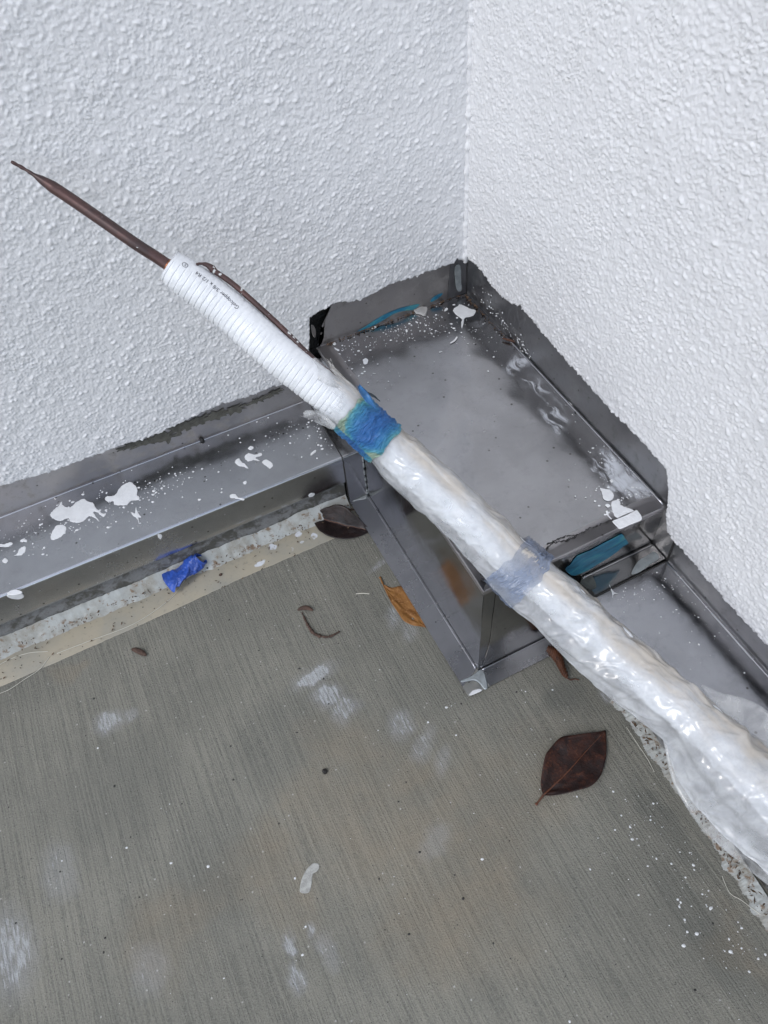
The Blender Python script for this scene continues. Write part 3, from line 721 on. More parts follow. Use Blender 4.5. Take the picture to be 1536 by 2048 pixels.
# drips that hang over the bend onto the front face
blob('paint_drip', [(x, -.1139, z) for x, y, z in [(-0.6464, -0.1127, 0.0898), (-0.6409, -0.1127, 0.0909), (-0.6357, -0.1127, 0.089), (-0.6321, -0.1127, 0.083), (-0.6327, -0.1127, 0.0771), (-0.6369, -0.1127, 0.076), (-0.6406, -0.1127, 0.0778), (-0.6452, -0.1127, 0.0836)]], (0, -1, 0), M['paint'], lf, .0012)
blob('paint_splash', ledge_z([(-0.6449, -0.1137, 0.0922), (-0.6402, -0.1118, 0.0922), (-0.6344, -0.1135, 0.0922), (-0.6293, -0.1192, 0.0922), (-0.6318, -0.1207, 0.0922), (-0.6402, -0.1184, 0.0922)]), (0, 0, 1), M['paint'], lf, .001)
blob('paint_drip', [(x, -.1137, z) for x, y, z in [(-0.4728, -0.1127, 0.0886), (-0.4696, -0.1127, 0.0874), (-0.4691, -0.1127, 0.0831), (-0.4721, -0.1127, 0.0791), (-0.4736, -0.1127, 0.0821)]], (0, -1, 0), M['paint'], lf, .0005, 5, .0005, .00025)
blob('paint_drip', [(x, -.1137, z) for x, y, z in [(-0.2888, -0.1127, 0.0493), (-0.2844, -0.1127, 0.0516), (-0.2801, -0.1127, 0.048), (-0.2827, -0.1127, 0.0446), (-0.2874, -0.1127, 0.0454)]], (0, -1, 0), M['paint'], lf, .0005, 5, .0005, .00025)
def scatter(c, spread, num, zfun, rlo, rhi):
    C_, R_ = [], []
    for _ in range(num):
        x, y = c[0] + rng.normal(0, spread[0]), c[1] + rng.normal(0, spread[1])
        z = zfun(x, y)
        if z is None: continue
        C_.append((x, y, z)); R_.append(rlo * (rhi / rlo) ** (rng.random() ** 2.6))
    return C_, R_
zl = lambda x, y: (.0951 + y / .1127 * .0036) if (-.105 < y < -.006 and x < X1 - .002) else None
CC, RR = [], []
for (c, sp, num) in zip([(-0.4634, -0.0507, 0.0922), (-0.4428, -0.0443, 0.0922), (-0.6055, -0.0363, 0.0922), (-0.556, -0.0552, 0.0922), (-0.2936, -0.0483, 0.0922), (-0.2571, -0.0592, 0.0922), (-0.2419, -0.0872, 0.0922), (-0.5012, -0.077, 0.0922), (-0.6266, -0.0572, 0.0922), (-0.5187, -0.0244, 0.0922), (-0.3578, -0.0782, 0.0922)],
                        [(.04, .008), (.03, .008), (.05, .014), (.05, .014), (.04, .02), (.025, .02), (.012, .03), (.05, .02), (.04, .02), (.05, .01), (.05, .02)],
                        [75, 36, 45, 60, 30, 45, 40, 18, 26, 30, 14]):
    a_, b_ = scatter(c, sp, num, zl, .0005, .0019); CC += a_; RR += b_
dots('paint_specks', CC, RR, (0, 0, 1), M['paint'], lf)
for (u, rad) in zip([(-0.5677, -0.0043, 0.0922), (-0.3843, -0.0058, 0.0922), (-0.3567, -0.0932, 0.0922), (-0.5822, -0.0383, 0.0922)], [.0030, .0028, .0024, .0012]):
    bm = bmesh.new(); bmesh.ops.create_uvsphere(bm, u_segments=14, v_segments=8, radius=rad)
    for v in bm.verts: v.co = Vector((u[0] + v.co.x, u[1] + v.co.y, (.0942 + u[1] / .1127 * .0036) + v.co.z * .5))
    me = bpy.data.meshes.new('rivet'); bm.to_mesh(me); bm.free(); me.materials.append(M['side'])
    me.polygons.foreach_set('use_smooth', [True] * len(me.polygons)); link(bpy.data.objects.new('rivet', me), lf)
tube('screw', [(c[0], -.002 - .004 * t, c[2]) for c in [(-0.3811, -0.001, 0.0961)] for t in (0, .6, 1)], [.0028, .0028, .0016], M['black'], lf, 10)

# ------------------------------------------------------------------ corner box flashing
bx = empty('box_flashing')
tag(bx, 'raised grey steel box flashing in the corner between the two walls', 'flashing')
W_, L_, H_ = .2103, .4, .1713
def rgrid(name, fx, nu, nv, mat, parent):
    V = [fx(u, v) for u in np.linspace(0, 1, nu) for v in np.linspace(0, 1, nv)]
    return big_mesh(name, np.array(V), grid_faces(nu, nv), mat, parent)
def panel(name, pts, nrm, mat, parent, th=.0012): return prism(name, pts, nrm, th, mat, parent)
# top: slightly dished sheet with thickness
nu, nv = 50, 70
u_ = np.linspace(0, 1, nu)[:, None] * np.ones((1, nv)); v_ = np.linspace(0, 1, nv)[None, :] * np.ones((nu, 1))
zt = H_ - .0012 * np.sin(np.pi * u_) * np.sin(np.pi * v_) + .0006 * fbm2(nu, nv, 12, 60, 31)*np.sin(np.pi*u_)*np.sin(np.pi*v_)
top = np.stack([-W_ * (1 - u_) + .0015, -L_ * v_ - .0005, zt], -1).reshape(-1, 3)
big_mesh('top_sheet', top, grid_faces(nu, nv)[:, ::-1], M['top'], bx)
# folded edging strips along the left and front edges of the top
def strip(name, a, b, inn, mat):
    a, b, inn = map(np.array, (a, b, inn)); n_ = 30; V, F = [], []
    for t in np.linspace(0, 1, n_):
        p = a + (b - a) * t; q = p + inn * (.0185 + .0012 * math.sin(9 * t + 1) + random.uniform(-.0005, .0005))
        out = -inn / np.linalg.norm(inn)
        for (w, z) in ((q, .0004), (q - inn * .02, .0013), (p + inn * .0016, .0014), (p + inn * .0004, .0008), (p, -.0008), (p, -.0055)):
            V.append((w[0], w[1], H_ + z))
    F = grid_faces(n_, 6)
    return big_mesh(name, np.array(V), F, mat, bx)
M['edging'] = mat_metal('pinkish_grey_edging', (.47, .45, .455), .42, .12)
strip('edging_strip', (-W_ - .0012, -L_ - .0012, 0), (-W_ - .0012, -.003, 0), (1, 0, 0), M['edging'])
o = strip('edging_strip', (-W_ - .0010, -L_ - .0012, 0), (-.001, -L_ - .0012, 0), (0, 1, 0), M['edging'])
# cracked sealant lines beside the edging
def crack(pts, r=.0005, par=None):
    P, _ = catmull(pts, 70); P[:, :2] += rng.normal(0, .0005, (70, 2))
    tube('cracked_sealant', P, np.abs(r * (1 + .5 * rng.normal(size=70))) + .0001, M['seam'], par or bx, 5)
zt_ = H_ + .0006
def atz(p, z): return [(a, b, z) for a, b, c in p]
crack(atz([(-0.1339, -0.3879, 0.1713), (-0.1245, -0.385, 0.1713), (-0.1095, -0.3884, 0.1713), (-0.0948, -0.3882, 0.1713), (-0.0768, -0.3877, 0.1713), (-0.0572, -0.3894, 0.1713)], zt_))
crack(atz([(-0.131, -0.3835, 0.1713), (-0.1207, -0.3836, 0.1713), (-0.1096, -0.3843, 0.1713), (-0.1022, -0.3863, 0.1713), (-0.1015, -0.3894, 0.1713), (-0.1141, -0.3893, 0.1713)], zt_))
crack(atz([(-0.2064, -0.3524, 0.1713), (-0.2046, -0.3686, 0.1713), (-0.2039, -0.3833, 0.1713), (-0.202, -0.3895, 0.1713), (-0.1949, -0.3895, 0.1713)], zt_))
crack(atz([(-0.2067, -0.3882, 0.1713), (-0.2034, -0.3919, 0.1713), (-0.1961, -0.3914, 0.1713)], H_ + .0013), .0006)
# side panels
yb = -.1115
def vert_panel(name, p0, p1, z0, z1, mat, nrm):
    """upright sheet with a small foot radius, gently buckled"""
    nu, nv = 40, 24; p0, p1 = np.array(p0), np.array(p1); nrm = np.array(nrm)
    b_ = fbm2(nu, nv, 14, 60, int(abs(p0[0]) * 1e4) + 3)
    V = []
    for i, u in enumerate(np.linspace(0, 1, nu)):
        for j, v in enumerate(np.linspace(0, 1, nv)):
            p = p0 + (p1 - p0) * u; z = z0 + (z1 - z0) * v
            out = .00035 * b_[i, j] * math.sin(math.pi * v) * (1 if z1 - z0 > .1 else .1)
            V.append((p[0] + nrm[0] * out, p[1] + nrm[1] * out, z))
    return big_mesh(name, np.array(V), grid_faces(nu, nv), mat, bx)
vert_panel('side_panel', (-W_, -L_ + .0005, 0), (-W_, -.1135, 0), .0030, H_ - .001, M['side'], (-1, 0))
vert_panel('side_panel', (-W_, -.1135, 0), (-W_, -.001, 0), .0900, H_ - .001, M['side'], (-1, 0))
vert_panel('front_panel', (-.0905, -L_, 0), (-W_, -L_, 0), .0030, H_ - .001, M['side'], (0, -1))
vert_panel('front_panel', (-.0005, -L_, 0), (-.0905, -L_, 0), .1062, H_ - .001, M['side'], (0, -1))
# overlapping corner fold on the front panel
cp = [(-0.1966, -0.4, 0.1578), (-0.1926, -0.4, 0.1566), (-0.1918, -0.4, 0.1258), (-0.1941, -0.4, 0.0977), (-0.1944, -0.4, 0.0494), (-0.2007, -0.4, 0.0141), (-0.2045, -0.4, 0.0141), (-0.1982, -0.4, 0.064), (-0.1981, -0.4, 0.1062), (-0.1972, -0.4, 0.1302)]
blob('corner_fold', [(x, -.4004, z) for x, y, z in cp], (0, -1, 0), M['side'], bx, .0003, 3, .0003, flat=True)
# base flanges on the slab
FZ = .0042
def flange(name, pts, mat=None):
    p = np.array(pts); th = .0014
    return prism(name, [(a, b, FZ) for a, b in p], (0, 0, 1), th, mat or M['flange'], bx)
flange('base_flange', [(-.2350, -.4085), (-.2128, -.3985), (-.2103, -.3960), (-.2103, -.1135), (-.2362, -.1135)])
flange('base_flange', [(-.2085, -.4222), (-.0905, -.4222), (-.0905, -.4005), (-.2070, -.4005), (-.2085, -.4070)])
M['tabpatch'] = mat_metal('worn_corner_tab', (.55, .54, .50), .35, .5, (.30, .27, .22))
flange('corner_tab', [(-.2352, -.4220), (-.2150, -.4228), (-.2165, -.4140), (-.2225, -.4080), (-.2352, -.4096)], M['tabpatch'])
prism('corner_plate', [(-.2345, -.4215, FZ - .0015), (-.205, -.4215, FZ - .0015), (-.205, -.395, FZ - .0015), (-.2345, -.395, FZ - .0015)], (0, 0, 1), .001, M['tabpatch'], bx)
sb = lambda pts, th=.0016: blob('solder_blob', [(a, b, FZ - .0005) for a, b, c in pts], (0, 0, 1), M['solder'], bx, th, 4, .0012)
sb([(-0.2151, -0.4016, 0), (-0.2078, -0.4001, 0), (-0.2057, -0.4053, 0), (-0.2074, -0.4125, 0), (-0.2114, -0.4224, 0), (-0.216, -0.4227, 0), (-0.2173, -0.414, 0), (-0.2213, -0.4079, 0), (-0.2327, -0.4045, 0), (-0.233, -0.4017, 0), (-0.2231, -0.4022, 0)])
sb([(-0.2317, -0.108, 0), (-0.2243, -0.1063, 0), (-0.2128, -0.1098, 0), (-0.212, -0.116, 0), (-0.2159, -0.1196, 0), (-0.2263, -0.1168, 0), (-0.2334, -0.1148, 0)])
blob('paint_splash', [(a, b, FZ) for a, b, c in [(-0.2334, -0.4201, 0), (-0.228, -0.4184, 0), (-0.2205, -0.4196, 0), (-0.219, -0.4224, 0), (-0.2244, -0.4229, 0), (-0.2321, -0.4221, 0)]], (0, 0, 1), M['paint'], bx, .0005, 5, .0005, .0002)
# hairline bright bends at the foot of the panels
tube('foot_bend', [(-.2118, y, FZ + .0004) for y in np.linspace(-.3965, -.1135, 40)], .0007, M['flange'], bx, 8)
tube('foot_bend', [(x, -.4016, FZ + .0004) for x in np.linspace(-.2065, -.0905, 30)], .0007, M['flange'], bx, 8)
# collar that laps over the end of the left ledge
pr = ledge_profile(.1139, .0956, .0921, .0048, .0030, False)
sheet('collar_sheet', pr, 'x', -.2364, -.2108, M['side'], bx, n=8)
tube('collar_seam', [(-.2368, q[0] - .0002, q[1] - .0010) for q in pr[:-1]], .0009, M['seam'], bx, 6)
tube('corner_solder', [(-.2112, -.1146 - .0002 * math.sin(k), z) for k, z in enumerate(np.linspace(.006, .090, 24))], [.0012 + .0002 * math.sin(k * 1.7) for k in range(24)], M['solder'], bx, 7)
# flange resting on the right ledge
prism('ledge_flange', [(-.0905, -.4245, .1066), (-.0015, -.4225, .1066), (-.0015, -.4003, .1066), (-.0905, -.4003, .1066)], (0, 0, 1), .001, M['side'], bx)
tube('foot_bend', [(x, -.4020, .1070) for x in np.linspace(-.0905, -.0015, 20)], .0014, M['side'], bx, 8)
blob('solder_smear', [(a, b, .1067) for a, b, c in [(-0.044, -0.4216, 0.1052), (-0.0287, -0.4122, 0.1052), (-0.0146, -0.4106, 0.1052), (-0.0059, -0.4102, 0.1052), (-0.0065, -0.4193, 0.1052), (-0.0193, -0.4209, 0.1052), (-0.0341, -0.4235, 0.1052)]], (0, 0, 1), M['solder'], bx, .0002, 3, .0003, flat=True)
M['sleeve_patch'] = mat_plain('dull_tarnish', (.16, .165, .15), .5, .4, 120, .5, .001, metallic=.5)
blob('tarnish_patch', [(a, b, .1067) for a, b, c in [(-0.0952, -0.4044, 0.1052), (-0.0816, -0.4027, 0.1052), (-0.0808, -0.4086, 0.1052), (-0.0847, -0.4176, 0.1052), (-0.0915, -0.4167, 0.1052)]], (0, 0, 1), M['sleeve_patch'], bx, .0003, 3, .0003, flat=True)
# upstands against the walls; the left one is torn away at its end
tl = [(x, -.0006, z) for x, y, z in [(-0.2097, -0.001, 0.1687), (-0.2033, -0.001, 0.1762), (-0.2004, -0.001, 0.1821), (-0.2042, -0.001, 0.189), (-0.199, -0.001, 0.193), (-0.2007, -0.001, 0.1998), (-0.1958, -0.001, 0.2068), (-0.1923, -0.001, 0.2128), (-0.1859, -0.001, 0.222)]]
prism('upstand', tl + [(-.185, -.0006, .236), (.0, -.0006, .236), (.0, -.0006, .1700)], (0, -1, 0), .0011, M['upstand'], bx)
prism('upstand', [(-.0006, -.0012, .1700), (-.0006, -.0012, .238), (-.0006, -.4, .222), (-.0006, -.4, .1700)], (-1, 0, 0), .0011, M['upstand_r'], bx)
blob('torn_scrap', [(x, -.002, z) for x, y, z in [(-0.2139, -0.001, 0.2082), (-0.2106, -0.001, 0.2039), (-0.2098, -0.001, 0.196), (-0.2123, -0.001, 0.1879), (-0.2148, -0.001, 0.1935), (-0.2152, -0.001, 0.2036)]], (0, -1, 0), M['upstand'], bx, .0012, 3)
tube('top_bend', [(-.0030, y, H_ + .0011) for y in np.linspace(-.398, -.10, 40)], .0011, M['flange'], bx, 8)
# corner gusset where the two upstands meet
prism('corner_gusset', [(-.0285, -.0018, .172), (-.0015, -.0018, .172), (-.0015, -.0018, .232), (-.0235, -.0018, .232)], (0, -1, 0), .0008, M['upstand_r'], bx)
blob('solder_streak', [(x, -.0028, z) for x, y, z in [(-0.0191, -0.001, 0.2172), (-0.0112, -0.001, 0.2165), (-0.0094, -0.001, 0.1937), (-0.0084, -0.001, 0.1797), (-0.0128, -0.001, 0.1783), (-0.0173, -0.001, 0.1892)]], (0, -1, 0), M['solder'], bx, .0004, 3, .0003, flat=True)
# paint on the box
for p in [[(-0.0336, -0.0251, 0.1713), (-0.0274, -0.0206, 0.1713), (-0.0237, -0.0205, 0.1713), (-0.0211, -0.0185, 0.1713), (-0.0181, -0.0203, 0.1713), (-0.014, -0.0309, 0.1713), (-0.0089, -0.0397, 0.1713), (-0.018, -0.0466, 0.1713), (-0.0271, -0.0449, 0.1713), (-0.0333, -0.0514, 0.1713), (-0.0411, -0.0612, 0.1713), (-0.0362, -0.0508, 0.1713), (-0.0321, -0.0448, 0.1713), (-0.0338, -0.0358, 0.1713)],
          [(-0.0442, -0.3506, 0.1713), (-0.0406, -0.3533, 0.1713), (-0.037, -0.3576, 0.1713), (-0.037, -0.3635, 0.1713), (-0.0408, -0.3678, 0.1713), (-0.0451, -0.3687, 0.1713), (-0.0491, -0.365, 0.1713), (-0.0474, -0.3593, 0.1713), (-0.0456, -0.3551, 0.1713)],
          [(-0.0457, -0.3713, 0.1713), (-0.0402, -0.3707, 0.1713), (-0.0368, -0.374, 0.1713), (-0.0391, -0.3779, 0.1713), (-0.0363, -0.3831, 0.1713), (-0.0326, -0.3887, 0.1713), (-0.0329, -0.3914, 0.1713), (-0.0399, -0.3904, 0.1713), (-0.0508, -0.3929, 0.1713), (-0.0527, -0.389, 0.1713), (-0.0523, -0.3835, 0.1713), (-0.0498, -0.3785, 0.1713)],
          [(-0.0528, -0.371, 0.1713), (-0.0491, -0.3709, 0.1713), (-0.0485, -0.3741, 0.1713), (-0.0521, -0.375, 0.1713)],
          [(-0.0573, -0.3779, 0.1713), (-0.0544, -0.3781, 0.1713), (-0.0569, -0.3832, 0.1713), (-0.0573, -0.3886, 0.1713), (-0.0587, -0.3857, 0.1713)],
          [(-0.1723, -0.0515, 0.1713), (-0.1682, -0.0498, 0.1713), (-0.1667, -0.0538, 0.1713), (-0.1699, -0.0591, 0.1713), (-0.1738, -0.0589, 0.1713)],
          [(-0.0671, -0.0774, 0.1713), (-0.0607, -0.0747, 0.1713), (-0.0543, -0.0709, 0.1713), (-0.0542, -0.0732, 0.1713), (-0.061, -0.0778, 0.1713)],
          [(-0.0428, -0.0184, 0.1713), (-0.0377, -0.0156, 0.1713), (-0.0375, -0.0192, 0.1713), (-0.0427, -0.0208, 0.1713)],
          [(-0.1922, -0.0051, 0.1713), (-0.188, -0.0032, 0.1713), (-0.1888, -0.0082, 0.1713), (-0.1917, -0.0086, 0.1713)], [(-0.1936, -0.0129, 0.1713), (-0.1913, -0.0153, 0.1713), (-0.1896, -0.0205, 0.1713), (-0.1921, -0.0201, 0.1713)],
          [(-0.1383, -0.0028, 0.1713), (-0.1333, -0.0012, 0.1713), (-0.131, -0.0037, 0.1713), (-0.1354, -0.0056, 0.1713)],
          [(-0.1027, -0.0282, 0.1713), (-0.1002, -0.0274, 0.1713), (-0.1009, -0.0315, 0.1713), (-0.1034, -0.0322, 0.1713)],
          [(-0.0013, -0.2328, 0.1713), (0.0014, -0.2317, 0.1713), (0.002, -0.2348, 0.1713), (0.0013, -0.2407, 0.1713), (-0.0007, -0.2387, 0.1713)],
          [(-0.0007, -0.13, 0.1713), (0.0028, -0.1289, 0.1713), (0.0029, -0.1331, 0.1713), (-0.0006, -0.1342, 0.1713)],
          [(-0.0291, -0.3468, 0.1713), (-0.0265, -0.3467, 0.1713), (-0.0268, -0.3496, 0.1713), (-0.0298, -0.3502, 0.1713)]]:
    blob('paint_splash', atz(p, H_ + .0003), (0, 0, 1), M['paint'], bx, .0005, 5, .0005, .0002)
blob('paint_splash', atz([(-0.0538, -0.3913, 0.1713), (-0.044, -0.3917, 0.1713), (-0.0329, -0.3914, 0.1713), (-0.03, -0.3916, 0.1713), (-0.0301, -0.3965, 0.1713), (-0.0311, -0.401, 0.1713), (-0.0344, -0.4038, 0.1713), (-0.0462, -0.4032, 0.1713), (-0.0582, -0.4028, 0.1713), (-0.0593, -0.3987, 0.1713), (-0.0597, -0.3936, 0.1713), (-0.0591, -0.3912, 0.1713)], H_ + .0014), (0, 0, 1), M['paint'], bx, .0007, 3)
blob('mortar_chip', atz([(-0.0766, 0.0005, 0.1713), (-0.0709, 0.0018, 0.1713), (-0.0645, 0.0003, 0.1713), (-0.0594, -0.0057, 0.1713), (-0.0661, -0.0149, 0.1713), (-0.0708, -0.0156, 0.1713), (-0.0726, -0.0111, 0.1713), (-0.0766, -0.0064, 0.1713)], H_ + .0004), (0, 0, 1), M['chip'], bx, .0028, 3, .0010)
zb_ = lambda x, y: H_ + .0002 if (-.20 < x < -.006 and -.39 < y < -.004) else None
CC, RR = [], []
for (c, sp, num) in zip([(-0.1381, -0.0282, 0.1713), (-0.0931, -0.0217, 0.1713), (-0.0662, -0.0376, 0.1713), (-0.0389, -0.0648, 0.1713), (-0.1856, -0.0428, 0.1713), (-0.0372, -0.0981, 0.1713), (-0.0177, -0.3048, 0.1713), (-0.0309, -0.345, 0.1713), (-0.0313, -0.3748, 0.1713), (-0.19, -0.0807, 0.1713), (-0.002, -0.0865, 0.1713)],
                        [(.04, .012), (.03, .012), (.03, .012), (.02, .02), (.02, .025), (.03, .02), (.012, .03), (.02, .02), (.016, .01), (.03, .03), (.02, .02)],
                        [70, 55, 50, 35, 40, 26, 24, 26, 26, 24, 16]):
    a_, b_ = scatter(c, sp, num, zb_, .00045, .0015); CC += a_; RR += b_
dots('paint_specks', CC, RR, (0, 0, 1), M['paint'], bx)
zr_ = lambda x, y: .1702 if 0 else None
# litter along the back seam of the box
CC, SS = [], []
for _ in range(150):
    x = -rng.random() ** .7 * .195 - .006; CC.append((x, -.0025 - abs(rng.normal(0, .0018)), H_ + .0004)); SS.append(rng.uniform(.0006, .0018))
for _ in range(60):
    CC.append((-.004 - abs(rng.normal(0, .002)), -.006 - abs(rng.normal(0, .05)), H_ + .0004)); SS.append(rng.uniform(.0006, .0018))
fl = flakes('seam_litter', CC, SS, M['debris'], bx)
# tape remnants
blob('tape_remnant', [(x, -.4006, z) for x, y, z in [(-0.1046, -0.4, 0.1559), (-0.0884, -0.4, 0.1542), (-0.0739, -0.4, 0.1563), (-0.062, -0.4, 0.1569), (-0.0513, -0.4, 0.1574), (-0.0452, -0.4, 0.1465), (-0.0377, -0.4, 0.1321), (-0.0442, -0.4, 0.1308), (-0.0495, -0.4, 0.1263), (-0.0592, -0.4, 0.1221), (-0.0699, -0.4, 0.1195), (-0.0828, -0.4, 0.1158), (-0.1009, -0.4, 0.1178), (-0.1089, -0.4, 0.1266), (-0.1161, -0.4, 0.141), (-0.1105, -0.4, 0.1451)]], (0, -1, 0), M['teal'], bx, .0004, 2, .0003, flat=True)
blob('tape_remnant', [(x, -.0009, z) for x, y, z in [(-0.1577, -0.001, 0.1727), (-0.1446, -0.001, 0.1758), (-0.1311, -0.001, 0.1804), (-0.1177, -0.001, 0.1834), (-0.1065, -0.001, 0.1843), (-0.0945, -0.001, 0.1841), (-0.0805, -0.001, 0.1824), (-0.0685, -0.001, 0.18), (-0.0707, -0.001, 0.177), (-0.0787, -0.001, 0.1747), (-0.092, -0.001, 0.1785), (-0.1054, -0.001, 0.1792), (-0.1217, -0.001, 0.175), (-0.1387, -0.001, 0.1726)]], (0, -1, 0), M['teal'], bx, .0004, 2, .0003, flat=True)
blob('tape_remnant', [(x, -.0009, z) for x, y, z in [(-0.0527, -0.001, 0.1792), (-0.0462, -0.001, 0.1835), (-0.0354, -0.001, 0.1839), (-0.0376, -0.001, 0.1802), (-0.0448, -0.001, 0.1776), (-0.0514, -0.001, 0.1763)]], (0, -1, 0), M['teal'], bx, .0004, 2, .0003, flat=True)
# scratches of white paint on the right upstand
CC, RR = [], []
for p in [(-0.001, -0.0417, 0.1863), (-0.001, -0.0656, 0.1871), (-0.001, -0.0889, 0.1878), (-0.001, -0.1038, 0.1869), (-0.001, -0.1091, 0.1808), (-0.001, -0.1231, 0.1847), (-0.001, -0.1314, 0.1802), (-0.001, -0.1403, 0.1791), (-0.001, -0.0526, 0.2009), (-0.001, -0.1193, 0.1713)]:
    for _ in range(9):
        CC.append((-.0016, p[1] + rng.normal(0, .012), p[2] + rng.normal(0, .004))); RR.append(rng.uniform(.0004, .0012))
CC = [c for c in CC if .174 < c[2] < .235 and c[1] > -.38]
dots('paint_specks', CC, RR[:len(CC)], (-1, 0, 0), M['paint'], bx)

# ------------------------------------------------------------------ right ledge flashing
rf = empty('ledge_flashing')
tag(rf, 'plain grey steel ledge flashing along the right wall, beside the wrapped pipe', 'flashing')
pr = [(a, b) for a, b in ledge_profile(.0935, .1060, .1046, .0460, .0028)]
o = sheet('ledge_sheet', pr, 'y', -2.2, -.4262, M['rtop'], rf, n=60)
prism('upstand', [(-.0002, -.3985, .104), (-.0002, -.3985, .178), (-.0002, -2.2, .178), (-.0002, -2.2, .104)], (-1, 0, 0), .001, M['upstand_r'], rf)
P = np.stack([-.0030 + rng.normal(0, .0001, 120), np.linspace(-2.2, -.4270, 120), .1068 + rng.normal(0, .0001, 120)], 1)
tube('folded_hem', P, .0012, M['flange'], rf, 8)
tube('seam_gap', [(x, -.4258, .1064 + .0002) for x in np.linspace(-.093, -.0015, 12)], .0010, M['seam'], rf, 6)
prism('upstand_seam', [(-.0012, -.4236, .1075), (-.0012, -.4236, .15), (-.0012, -.4256, .15), (-.0012, -.4256, .1075)], (-1, 0, 0), .0008, M['seam'], rf)
zr = lambda x, y: .1069 + x / .088 * .0014 * -1 * -1 if (-.082 < x < -.006 and y < -.43) else None
CC, RR = [], []
for (c, sp, num) in zip([(-0.0428, -0.443, 0.1052), (-0.0588, -0.4412, 0.1052), (-0.0164, -0.4573, 0.1052), (-0.0246, -0.5051, 0.1052)], [(.02, .006), (.012, .006), (.02, .02), (.03, .03)], [40, 12, 40, 25]):
    a_, b_ = scatter(c, sp, num, zr, .0003, .0010); CC += a_; RR += b_
dots('paint_specks', CC, RR, (0, 0, 1), M['paint'], rf)
blob('paint_splash', [(a, b, .1066) for a, b, c in [(-0.0714, -0.4214, 0.1052), (-0.0721, -0.4258, 0.1052), (-0.0723, -0.4311, 0.1052), (-0.0699, -0.4345, 0.1052), (-0.0737, -0.4331, 0.1052), (-0.0773, -0.4345, 0.1052), (-0.0749, -0.4304, 0.1052)]], (0, 0, 1), M['paint'], rf, .0006, 2, .0004)

# ------------------------------------------------------------------ sealant beads
def bead(name, P, w, hgt, mat, label, side, seed):
    """ragged fillet of sealant: lies on the slab, climbs against the curb behind it"""
    n = len(P); k = 9; g = np.random.default_rng(seed)
    T = np.gradient(P, axis=0); T /= np.linalg.norm(T, axis=1, keepdims=True); S = np.cross(T, (0, 0, 1.)) * side
    ww = w * (1 + .30 * np.convolve(g.normal(size=n), np.ones(15) / 15, 'same') + .018 * g.normal(size=n)); hh = hgt * (1 + .45 * np.convolve(g.normal(size=n), np.ones(25) / 25, 'same')); zn = fbm2(n, 40, 3, 24, seed + 1, (0, 3.0))[:, :k]
    V = []
    for i in range(n):
        for j in range(k):
            t = j / (k - 1); q = P[i] + S[i] * ww[i] * t
            z = hh[i] * (1 - t) ** 1.4 + .0014 * math.sin(math.pi * min(1, t * 1.02)) * (1 + .35 * zn[i, j]) * (t < .99)
            V.append((q[0], q[1], max(.0003, z)))
    o = big_mesh(name, np.array(V), grid_faces(n, k), mat)
    tag(o, label, 'sealant')
    return o
n = 620
P = np.stack([np.linspace(-1.6, -.2392, n), np.full(n, -.1092), np.zeros(n)], 1)
bead('sealant_bead', P, .0165, .0170, M['caulk'], 'ragged whitish sealant bead below the left ledge, blue scrap lying on it', 1, 5)
cr = np.array([(-0.0984, -0.4912, 0), (-0.0939, -0.5052, 0), (-0.0936, -0.5305, 0), (-0.0939, -0.5677, 0), (-0.0961, -0.6314, 0), (-0.0995, -0.6843, 0), (-0.1032, -0.7311, 0), (-0.1116, -0.7901, 0)])
P, _ = catmull(np.column_stack([cr[:, :2] + (.009, 0), np.zeros(len(cr))]), 420)
bead('sealant_bead', P, .0165, .005, M['caulk_r'], 'white sealant bead full of brown litter under the wrapped pipe', -1 if np.cross(P[1] - P[0], (0, 0, 1.))[0] > 0 else 1, 9)
CC, SS = [], []
for _ in range(300):
    i = rng.integers(0, 380); CC.append((P[i, 0] - .003 - rng.random() * .011, P[i, 1], .003)); SS.append(rng.uniform(.0005, .0013) if rng.random() < .93 else .0022)
tag(flakes('plant_litter', CC, SS, M['debris']), 'brown plant litter stuck along the right sealant bead', 'litter', kind='stuff')
CC, SS = [], []
for _ in range(330):
    x = rng.uniform(-.72, -.24); y = -.113 - abs(rng.normal(0, .010)) if rng.random() < .6 else rng.uniform(-.158, -.113)
    CC.append((x, y, .0018 if y < -.13 else .006)); SS.append(rng.uniform(.0005, .0016))
for (u) in [(-0.6149, -0.1068, 0), (-0.6336, -0.1022, 0), (-0.5442, -0.0982, 0), (-0.5404, -0.1085, 0), (-0.582, -0.0982, 0), (-0.6803, -0.1004, 0), (-0.2664, -0.0994, 0), (-0.253, -0.102, 0), (-0.2523, -0.1166, 0), (-0.2748, -0.1023, 0), (-0.2442, -0.1305, 0), (-0.3341, -0.1087, 0)]:
    for _ in range(7): CC.append((u[0] + rng.normal(0, .006), u[1] + rng.normal(0, .003), .008)); SS.append(rng.uniform(.001, .003))
tag(flakes('plant_litter', CC, SS, M['debris']), 'brown crumbs of plant litter along the left sealant bead', 'litter', kind='stuff')
